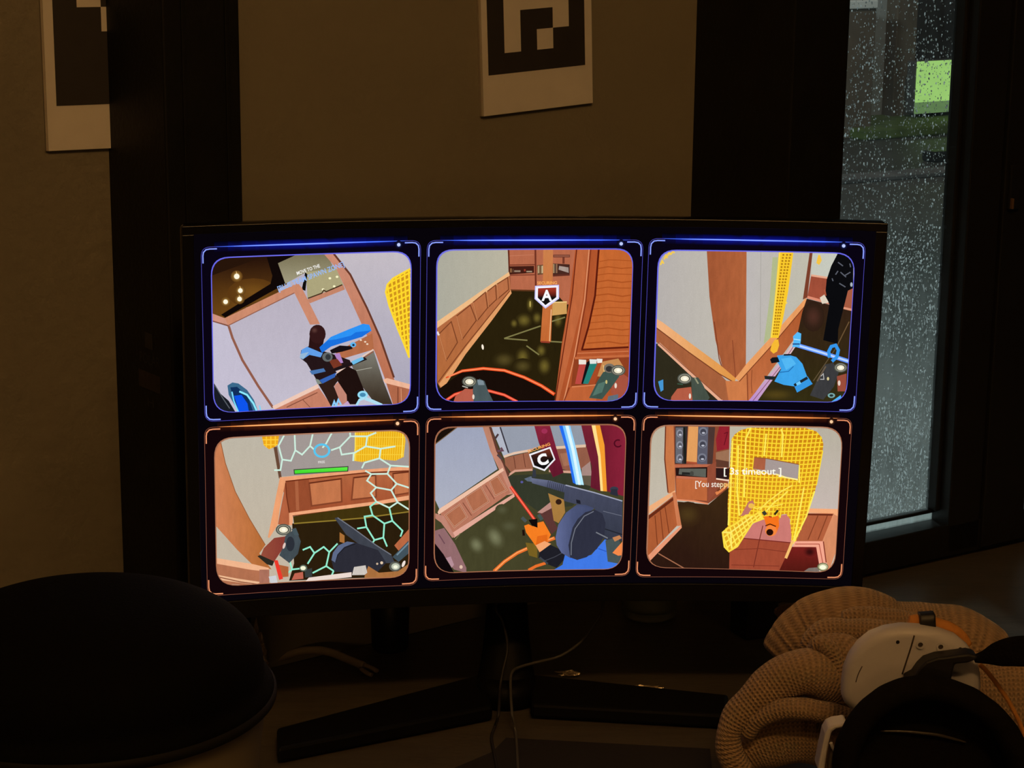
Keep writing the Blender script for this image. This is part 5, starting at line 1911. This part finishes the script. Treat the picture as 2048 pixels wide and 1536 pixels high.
foot([(968, 1372), (554, 1484), (556, 1527), (985, 1440)], 'foot')
foot([(1062, 1436), (1452, 1458), (1456, 1416), (1058, 1374)], 'foot')
link('hub', lathe([(0.0, 0.024), (0.018, 0.024), (0.026, 0.021), (0.029, 0.015), (0.030, 0.002), (0.0, 0.001)], (HUB.x, HUB.y + 0.002, 0), 40), M['stand'], monitor)
for px_, py_ in ((566, 1512), (1440, 1440)):
    p = dk(px_, py_, 0)
    link('rubber_pad', lathe([(0.0, 0.0022), (0.005, 0.0022), (0.005, 0.0), (0.0, 0.0)], (p.x, p.y, 0), 16), M['blackfoam'], monitor)

# ------------------------------------------------ label on the left column (its shaded side face)
NA = Vector((-0.8, -0.6, 0))           # outward normal of the side face
EA = Vector((0.6, -0.8, 0))            # along the face, towards the viewer
PA = Vector((-0.313, 1.882, 0))


def face_a(x, y):
    d = ray(x, y)
    return CAM + d * ((PA - CAM).dot(NA) / d.dot(NA))


lab = empty('column_label', face_a(298, 735))
lab.parent = COLUMN
lab.location = face_a(298, 735) - origin(COLUMN)


def plate(name, x0, y0, x1, y1, material, parent):
    a = face_a(x0, y0)
    b = face_a(x1, y0)
    s = (b - a).dot(EA)
    h = a.z - face_a(x0, y1).z
    return link(name, box(a - ZV * h, EA * s, NA * 0.0006, ZV * h), material, parent)


plate('icon_patch', 290, 664, 304, 694, M['plate'], lab)
plate('sticker', 278, 737, 320, 770, M['plate2'], lab)


def letters(s, x0, y0, x1, hpx, material, name):
    a = face_a(x0, y0)
    wdt = (face_a(x1, y0) - a).dot(EA)
    h = a.z - face_a(x0, y0 + hpx).z
    vs, fs = [], []
    for t in text_tris(s, 0.01):
        i = len(vs)
        for x, y in t:
            vs.append(a + EA * (wdt * x) + ZV * (h * y - h) + NA * 0.0005)
        fs.append((i, i + 1, i + 2))
    me = bpy.data.meshes.new('letters')
    me.from_pydata(vs, [], fs)
    return link(name, me, material, lab)


letters('POLAR', 280, 701, 320, 20, M['plate'], 'lettering')
letters('H', 296, 794, 308, 16, M['cabledark'], 'lettering')

# ------------------------------------------------ tub with a black lid, front left
tc_ = at(180, 1386, 1.45)
tub = empty('round_tub', (tc_.x, tc_.y, 0))
tag(tub, 'cream round tub with a wide black domed lid, bottom left corner', 'tub')
zr = tc_.z
link('body', lathe([(0.0, 0.002), (0.094, 0.002), (0.104, 0.010), (0.118, 0.085), (0.1285, zr - 0.012), (0.1285, zr), (0.0, zr)], (tc_.x, tc_.y, 0), 96), M['cream'], tub)
R0 = 0.1345
prof = [(R0 - 0.003, -0.006), (R0, -0.003), (R0, 0.004), (R0 - 0.002, 0.0075), (R0 - 0.006, 0.009)]
for i in range(1, 25):
    a_ = math.pi / 2 * i / 24
    prof.append(((R0 - 0.0065) * max(0.0, math.cos(a_)) ** 0.74 if i < 24 else 0.0, 0.009 + 0.065 * math.sin(a_) ** 0.74))
link('lid', lathe([(0.0, -0.006)] + prof, (tc_.x, tc_.y, zr), 96), M['lid'], tub)
link('lid_rim', lathe([(R0 + 0.0004, -0.0055), (R0 + 0.0022, -0.0035), (R0 + 0.0022, 0.001), (R0 + 0.0004, 0.0025)], (tc_.x, tc_.y, zr), 96),
     mat('rim_rubber', (0.0075, 0.007, 0.0065), 0.7, spec=0.2, var=0.1), tub)

# ------------------------------------------------ glass jar behind the monitor
jc = dk(1298, 1232)
jar = empty('glass_jar', (jc.x, jc.y, 0))
tag(jar, 'clear glass jar standing on the desk behind the monitor', 'jar')
ro = 0.0295
link('glass_body', lathe([(0, 0.0015), (0.018, 0.0), (0.024, 0.0008), (0.0285, 0.004), (ro, 0.009), (ro, 0.010), (0.0285, 0.012), (ro, 0.014), (ro, 0.075), (0.026, 0.085), (0.026, 0.095),
                          (0.024, 0.095), (0.024, 0.085), (0.027, 0.075), (0.027, 0.016), (0.0245, 0.0095), (0.012, 0.007), (0, 0.0078)], (jc.x, jc.y, 0.0), 48), M['glass'], jar)
link('water', lathe([(0, 0.0085), (0.012, 0.0075), (0.0240, 0.0102), (0.0266, 0.017), (0.0266, 0.032), (0, 0.032)], (jc.x, jc.y, 0.0), 40), glass_material('jar_water', (0.95, 0.95, 0.85)), jar)

# ------------------------------------------------ dark tumbler behind the monitor
tb = dk(780, 1296)
tum = empty('dark_tumbler', (tb.x, tb.y, 0))
tag(tum, 'black tumbler in the shadow under the left half of the monitor', 'tumbler')
link('cup', lathe([(0, 0.0), (0.016, 0.0), (0.0185, 0.003), (0.0215, 0.095), (0.0195, 0.095), (0.0172, 0.006), (0, 0.005)], (tb.x, tb.y, 0), 40), M['blackplastic'], tum)
link('band', lathe([(0.0202, 0.050), (0.0212, 0.051), (0.0214, 0.060), (0.0205, 0.061)], (tb.x, tb.y, 0), 40), M['stand'], tum)

# ------------------------------------------------ black box with a faint diamond mark
bp_ = dk(1492, 1282)
b2 = dk(1556, 1272)
bxr = empty('small_box', (bp_ + b2) / 2)
tag(bxr, 'small black box with a faint diamond mark beside the brown sweater', 'box')
e_ = (b2 - bp_)
n_ = Vector((-e_.y, e_.x, 0)).normalized()
link('box_body', box(bp_, e_, n_ * 0.035, (0, 0, 0.075), 0.002), M['blackplastic'], bxr)
c_ = bp_ + e_ * 0.47 + ZV * 0.0265 - n_ * 0.0002
eu = e_.normalized()
link('diamond_mark', prism([c_ - eu * 0.005, c_ - ZV * 0.007, c_ + eu * 0.005, c_ + ZV * 0.007], -n_ * 0.0004), M['plate2'], bxr)
link('diamond_core', prism([c_ - eu * 0.003 - n_ * 0.0005, c_ - ZV * 0.0045 - n_ * 0.0005, c_ + eu * 0.003 - n_ * 0.0005, c_ + ZV * 0.0045 - n_ * 0.0005], -n_ * 0.0003), M['blackplastic'], bxr)

# ------------------------------------------------ pale curved strap lying behind the left foot
st_pts = [dk(548, 1322, 0.004), dk(575, 1310, 0.008), dk(612, 1301, 0.0115), dk(655, 1303, 0.012), dk(692, 1317, 0.009), dk(728, 1332, 0.0055)]
st = empty('white_strap', (st_pts[2].x, st_pts[2].y, 0))
tag(st, 'pale flat strap arching over the desk under the monitor', 'strap')
link('band', sweep(st_pts, [(0.0034, 0.0042)] * 6, n=8, seg=12, wob=0.0004, wscale=90), M['strapwhite'], st)
for q in ([dk(720, 1326, 0.006), dk(742, 1335, 0.005), dk(754, 1342, 0.004)], [dk(722, 1338, 0.004), dk(736, 1347, 0.0035), dk(744, 1350, 0.003)]):
    link('strap_end', sweep(q, [(0.0026, 0.0020)] * 3, n=4, seg=8), M['strapwhite'], st)
p = dk(740, 1344, 0.0)
link('clip', box(p, (0.004, 0, 0), (0, 0.003, 0), (0, 0, 0.0035), 0.0005), M['foil'], st)


# ------------------------------------------------ crumpled scraps of clear wrapper
def scrap(label, px, py, sx, sy, sz, seed):
    bm = bmesh.new()
    bmesh.ops.create_icosphere(bm, subdivisions=3, radius=1)
    for v in bm.verts:
        d = v.co.normalized()
        k = 0.62 + 0.75 * abs(noise.noise(d * 2.2 + Vector((seed, 0, 0)))) + 0.45 * noise.noise(d * 5.5 + Vector((0, seed, 0)))
        v.co = Vector((d.x * k * sx, d.y * k * sy, d.z * k * sz))
    zmin = min(v.co.z for v in bm.verts)
    c = dk(px, py)
    for v in bm.verts:
        v.co += Vector((c.x, c.y, -zmin + 0.0005))
    o = link('plastic_scrap', from_bm(bm, False), M['foil'], base=(c.x, c.y, 0))
    tag(o, label, 'wrapper', 'crumpled clear wrapper scraps on the desk')
    return o


scrap('crumpled clear wrapper glinting between black lid and monitor', 512, 1398, 0.014, 0.012, 0.038, 1.3)
scrap('thin glinting wrapper scrap right behind the stand hub', 1136, 1354, 0.012, 0.004, 0.0035, 4.1)
scrap('thin glinting wrapper scrap along the right foot of the stand', 1288, 1383, 0.016, 0.004, 0.003, 7.7)

# ------------------------------------------------ cables
cb = [MC - MB_ * 0.14 - MN * 0.03 + MA * 0.075, at(1206, 1208, 1.895), at(1187, 1250, 1.895), at(1160, 1285, 1.89), at(1120, 1312, 1.885), at(1075, 1324, 1.875), at(1040, 1334, 1.865), at(1024, 1345, 1.852),
      at(1021, 1372, 1.838), dk(1024, 1425, 0.019), dk(1031, 1462, 0.0025), dk(1034, 1500, 0.0018), dk(1037, 1560, 0.0018)]
o = link('power_cable', sweep(cb, [0.0014] * len(cb), n=6, seg=8), M['cable'], base=(cb[-1].x, cb[-1].y, 0))
tag(o, 'thin grey cable bending sharply over the monitor stand base', 'cable')
cb = [MC - MB_ * 0.15 - MN * 0.03 - MA * 0.012, at(992, 1208, 1.865), at(1004, 1240, 1.862), at(1013, 1275, 1.86), at(1014, 1305, 1.856), at(1006, 1340, 1.848), at(1000, 1375, 1.838), dk(997, 1428, 0.0185),
      dk(990, 1452, 0.004), dk(983, 1475, 0.0018), dk(988, 1505, 0.0018), dk(998, 1560, 0.0018)]
o = link('video_cable', sweep(cb, [0.0014] * len(cb), n=6, seg=8), M['cabledark'], base=(cb[-1].x, cb[-1].y, 0))
tag(o, 'thin dark cable hanging straight down in front of the monitor neck', 'cable')

# ------------------------------------------------ thin black sheet at the front of the desk
q = [dk(905, 1540), dk(985, 1506), dk(1012, 1478), dk(1420, 1500), dk(1440, 1700), dk(860, 1700)]
o = link('desk_sheet', prism([p + ZV * 0.0003 for p in q], (0, 0, 0.001), 0.0), M['mat'], base=q[4])
tag(o, 'thin black sheet on the desk in front of the stand', 'mat')

# ================================================================== brown knitted sweater
KA = lambda x, y: (1400 + x / 3.16, 1130 + y / 3.16)


def ka(x, y, d):
    a, b = KA(x, y)
    return at(a, b, d)


swb = dk(1760, 1420)
sw = empty('knitted_sweater', (swb.x, swb.y, 0))
tag(sw, 'rumpled brown knitted sweater heaped on the desk behind the headset', 'sweater')
def ridge(tops, d, ra, rb=None, **kw):
    """cloth roll whose upper silhouette passes through tops; rb None = reaches down to the desk"""
    pts_, rr_ = [], []
    for i, (x, y) in enumerate(tops):
        dd = d[i] if isinstance(d, (list, tuple)) else d
        p = ka(x, y, dd)
        h = max(0.004, (p.z - 0.001) / 2) if rb is None else (rb[i] if isinstance(rb, (list, tuple)) else rb)
        pts_.append(p - ZV * h)
        rr_.append((ra[i] if isinstance(ra, (list, tuple)) else ra, h))
    return sweep(pts_, rr_, **kw)


# main heap: back ridge from the left peak to the right edge
link('body', ridge([(735, 380), (780, 290), (840, 210), (930, 146), (1040, 168), (1170, 222), (1300, 240), (1440, 242), (1560, 250), (1640, 300), (1700, 380), (1850, 440), (2048, 505), (2300, 570)], 1.765,
                   [0.012, 0.022, 0.030, 0.034, 0.034, 0.034, 0.034, 0.034, 0.034, 0.034, 0.034, 0.034, 0.034, 0.03], n=8, seg=44, wob=0.003, wscale=30, seed=2), M['knit'], sw)
# folded layers in front of the peak
link('fold', ridge([(672, 500), (695, 430), (760, 365), (850, 338), (980, 338), (1140, 350), (1320, 372), (1500, 420)], [1.722, 1.72, 1.718, 1.716, 1.714, 1.712, 1.712, 1.712],
                   [0.006, 0.009, 0.011, 0.012, 0.012, 0.012, 0.012, 0.012], [0.005, 0.008, 0.009, 0.010, 0.011, 0.012, 0.014, 0.014], n=10, seg=24, wob=0.0016, wscale=60, seed=5), M['knit'], sw)
link('fold', ridge([(900, 300), (1000, 262), (1130, 268), (1260, 290), (1400, 310)], 1.730,
                   [0.006, 0.010, 0.011, 0.010, 0.006], [0.008, 0.013, 0.015, 0.013, 0.009], n=10, seg=24, wob=0.0016, wscale=60, seed=6), M['knit'], sw)
link('fold', ridge([(700, 500), (790, 424), (890, 432), (970, 510), (1020, 640), (1040, 780)], [1.712, 1.708, 1.702, 1.696, 1.69, 1.69],
                   [0.008, 0.013, 0.015, 0.015, 0.014, 0.014], [0.008, 0.014, 0.018, 0.020, 0.020, 0.020], n=10, seg=28, wob=0.0016, wscale=60, seed=8), M['knit'], sw)
link('inner_layer', sweep([ka(700, 640, 1.715), ka(850, 640, 1.712), ka(1000, 700, 1.71), ka(1150, 800, 1.71)], [(0.02, 0.026), (0.022, 0.03), (0.022, 0.034), (0.022, 0.034)], n=8, seg=28, wob=0.002, wscale=40, seed=9), M['knit'], sw)
# twisted cord of cloth between body and sleeve
link('twist', sweep([ka(720, 505, 1.695), ka(770, 500, 1.692), ka(830, 545, 1.688), ka(872, 640, 1.684), ka(890, 760, 1.68), ka(900, 880, 1.68)],
                    [(0.005, 0.006), (0.0070, 0.0070), (0.0072, 0.0072), (0.0066, 0.0066), (0.006, 0.006), (0.005, 0.005)], n=8, seg=20, wob=0.0010, wscale=80, seed=3), M['knit'], sw)
# sleeve: rounded lobe sweeping left and down
link('sleeve', sweep([ka(930, 800, 1.70), ka(820, 715, 1.695), ka(680, 680, 1.69), ka(550, 712, 1.688), ka(435, 780, 1.686), ka(335, 855, 1.684), ka(250, 930, 1.682), ka(195, 1010, 1.68), ka(180, 1095, 1.678), ka(200, 1200, 1.676), ka(260, 1300, 1.676)],
                     [(0.021, 0.0225), (0.022, 0.0235), (0.021, 0.0215), (0.0195, 0.0200), (0.0175, 0.0175), (0.0150, 0.0150), (0.0125, 0.0128), (0.0115, 0.0115), (0.0110, 0.0110), (0.0115, 0.0115), (0.0120, 0.0120)],
                     n=12, seg=44, wob=0.0022, wscale=40, seed=11), M['knit'], sw)
# lower lip of the sleeve opening and the dark layers inside it
link('sleeve_lip', sweep([ka(300, 1075, 1.675), ka(360, 985, 1.672), ka(470, 925, 1.668), ka(610, 905, 1.664), ka(760, 925, 1.66), ka(950, 975, 1.658)],
                         [(0.006, 0.006), (0.008, 0.0075), (0.010, 0.0085), (0.011, 0.0090), (0.011, 0.0090), (0.011, 0.0090)], n=10, seg=28, wob=0.0012, wscale=60, seed=14), M['knit'], sw)
link('under_layer', sweep([ka(210, 1220, 1.70), ka(360, 1130, 1.70), ka(540, 1080, 1.698), ka(720, 1080, 1.695), ka(900, 1110, 1.69), ka(1060, 1150, 1.69)],
                          [(0.012, 0.014), (0.020, 0.022), (0.022, 0.026), (0.022, 0.026), (0.022, 0.026), (0.02, 0.024)], n=10, seg=32, wob=0.003, wscale=40, seed=17), M['knit'], sw)
# cuff poking out at the left, behind the monitor edge
link('cuff', sweep([ka(800, 330, 1.865), ka(700, 320, 1.87), ka(600, 312, 1.875), ka(520, 300, 1.88), ka(470, 290, 1.882)],
                   [(0.016, 0.016), (0.014, 0.0145), (0.011, 0.0115), (0.007, 0.0075), (0.002, 0.002)], n=8, seg=28, wob=0.0012, wscale=60, seed=21), M['knit'], sw)
# mass right of the headset
link('lower_body', ridge([(1450, 560), (1700, 600), (1850, 600), (2048, 590), (2300, 620)], 1.70, [0.02, 0.026, 0.028, 0.028, 0.028], n=10, seg=40, wob=0.003, wscale=35, seed=23), M['knit'], sw)

# ================================================================== headset
HD = 1.60
hs = empty('vr_headset', (at(1830, 1536, HD).x, HD, 0))
tag(hs, 'white headset with black face pad and orange strap in front of the sweater', 'headset')


def kh(x, y, d=HD):
    return ka(x, y, d)


face = [(905, 880), (905, 780), (918, 680), (955, 590), (1010, 515), (1085, 455), (1180, 418), (1290, 402), (1400, 408), (1520, 428), (1630, 468), (1705, 530), (1755, 610), (1783, 700), (1786, 790), (1740, 900), (1400, 960), (1000, 960)]
o = link('shell', prism([kh(x, y) for x, y in face], (0, 0.022, 0.0), 0.009, 5, True), M['white'], hs)


def smooth_by_angle(ob, ang=0.6):
    me = ob.data
    bm = bmesh.new()
    bm.from_mesh(me)
    for e in bm.edges:
        if len(e.link_faces) == 2 and e.calc_face_angle(0) > ang:
            e.smooth = False
    bm.to_mesh(me)
    bm.free()


smooth_by_angle(o)
# seam between the two shell halves
link('seam', sweep([kh(1354, 446, HD - 0.0002), kh(1330, 530, HD - 0.0002), kh(1304, 610, HD - 0.0002), kh(1278, 690, HD - 0.0002)], [(0.0007, 0.0007)] * 4, n=4, seg=6), M['seam'], hs)
link('seam', sweep([kh(985, 740, HD - 0.0001), kh(1000, 690, HD - 0.0001), kh(1025, 640, HD - 0.0001)], [(0.0004, 0.0004)] * 3, n=4, seg=6), M['seam'], hs)


def disc(x, y, r, d0, thick, material, name, ring=None, parent=None):
    bm = bmesh.new()
    c = kh(x, y, d0)
    n = 24
    if ring:
        prof_ = [(r, 0), (r, -thick), (ring, -thick), (ring, 0)]
    else:
        prof_ = [(r, 0), (r, -thick), (0, -thick)]
    rows = []
    for rad, dy in prof_:
        if rad == 0:
            rows.append([bm.verts.new(c + Vector((0, dy, 0)))])
        else:
            rows.append([bm.verts.new(c + Vector((rad * math.cos(2 * math.pi * i / n), dy, rad * math.sin(2 * math.pi * i / n)))) for i in range(n)])
    for a, b in zip(rows, rows[1:]):
        for i in range(n):
            if len(b) == 1:
                bm.faces.new((a[i], a[(i + 1) % n], b[0]))
            else:
                bm.faces.new((a[i], a[(i + 1) % n], b[(i + 1) % n], b[i]))
    return link(name, from_bm(bm), material, parent or hs)


for x, y in ((1392, 502), (1520, 516)):
    rg = disc(x, y, 0.0036, HD, 0.0012, M['white'], 'screw_ring', 0.0021)
    disc(x, y, 0.0021, HD, 0.0003, M['seam'], 'screw', parent=rg)
for x, y in ((1250, 487), (1645, 531)):
    disc(x, y, 0.0015, HD, 0.0003, M['blackplastic'], 'sensor_dot')

# black bracket that joins shell and face pad
br = [(1300, 730), (1355, 700), (1390, 650), (1430, 612), (1500, 588), (1580, 578), (1700, 562), (1748, 574), (1762, 596), (1690, 622), (1612, 630), (1600, 680), (1584, 750), (1500, 800), (1350, 800)]
link('bracket', prism([kh(x, y, HD - 0.016) for x, y in br], (0, 0.016, 0), 0.002, 2), M['blackplastic'], hs)
# side strap to the right
link('side_strap', sweep([kh(1735, 592, HD - 0.010), kh(1800, 582, HD - 0.014), kh(1880, 566, HD - 0.02), kh(1980, 548, HD - 0.025), kh(2100, 545, HD - 0.03), kh(2260, 560, HD - 0.03)],
                         [(0.002, 0.0034), (0.002, 0.0058), (0.0022, 0.0100), (0.0024, 0.0125), (0.0024, 0.0130), (0.0024, 0.013)], n=8, seg=20, wob=0.0004, wscale=60), M['blackfoam'], hs)
# padded face ring: thick arch, with a dark recess behind it
arch = [(915, 1330), (930, 1180), (985, 1040), (1090, 910), (1230, 820), (1400, 780), (1560, 800), (1720, 865), (1860, 970), (1960, 1110), (2015, 1260), (2030, 1400)]
link('face_pad', sweep([kh(x, y, HD - 0.040) for x, y in arch], [(0.0105, 0.0125)] * len(arch), n=6, seg=28, upv=(0, 1, 0), wob=0.0006, wscale=80), M['blackfoam'], hs)
inner = [(940, 1400), (950, 1190), (1010, 1040), (1110, 920), (1250, 840), (1400, 810), (1560, 828), (1700, 885), (1830, 985), (1930, 1110), (1985, 1260), (1995, 1400)]
link('eye_recess', prism([kh(x, y, HD - 0.024) for x, y in inner], (0, 0.020, 0), 0.002, 2), M['blackfoam'], hs)
link('glint_strip', sweep([kh(1140, 1050, HD - 0.0262), kh(1280, 1052, HD - 0.0268), kh(1400, 1062, HD - 0.0272), kh(1500, 1074, HD - 0.0272), kh(1600, 1098, HD - 0.0268), kh(1680, 1120, HD - 0.0262)],  # paler glossy strip shaped to show as a thin grey glint
                         [(0.0006, 0.0008), (0.0009, 0.0011), (0.0011, 0.0013), (0.0012, 0.0014), (0.001, 0.0012), (0.0006, 0.0007)], n=5, seg=8),
     mat('glint_grey', (0.06, 0.05, 0.04), 0.25, var=0.1), hs)
# pale frame corner, lower left
fr = [(742, 1300), (765, 1180), (790, 1070), (812, 1032), (850, 1014), (930, 1002), (936, 1024), (862, 1036), (834, 1056), (815, 1120), (800, 1200), (788, 1300)]
link('side_frame', prism([kh(x, y, HD - 0.030) for x, y in fr], (0, 0.02, 0), 0.002, 2), M['white'], hs)
link('side_panel', prism([kh(x, y, HD - 0.026) for x, y in ((808, 1300), (832, 1135), (862, 1180), (900, 1220), (950, 1258), (1000, 1300))], (0, 0.014, 0), 0.002, 2),
     mat('grey_plastic', (0.16, 0.14, 0.12), 0.5, var=0.05), hs)
link('panel_edge', sweep([kh(826, 1122, HD - 0.028), kh(845, 1165, HD - 0.028), kh(885, 1212, HD - 0.028), kh(940, 1252, HD - 0.028), kh(1005, 1300, HD - 0.028)], [(0.0014, 0.0014)] * 5, n=6, seg=10), M['white'], hs)
# orange top strap with its black keeper
top = [(1318, 352), (1360, 360), (1440, 372), (1530, 386), (1600, 412), (1650, 452), (1690, 510)]
link('top_strap', sweep([kh(x, y, HD + 0.022) for x, y in top], [(0.0030, 0.0045), (0.0050, 0.0068), (0.0050, 0.0066), (0.0046, 0.0058), (0.0042, 0.0050), (0.004, 0.0048), (0.004, 0.0045)], n=6, seg=18, wob=0.0006, wscale=120), M['orange'], hs)
link('keeper', sweep([kh(1384, 350, HD + 0.018), kh(1425, 348, HD + 0.018), kh(1482, 344, HD + 0.018)], [(0.0075, 0.0080)] * 3, n=4, seg=4, upv=(0, 0.5, 0.5)), M['blackplastic'], hs)
cabp = [(1770, 630), (1815, 675), (1870, 745), (1930, 830), (1980, 915), (2020, 1000), (2050, 1080), (2075, 1180)]
link('orange_cable', sweep([kh(x, y, HD + 0.004) for x, y in cabp], [0.0019] * len(cabp), n=5, seg=10), M['orange'], hs)
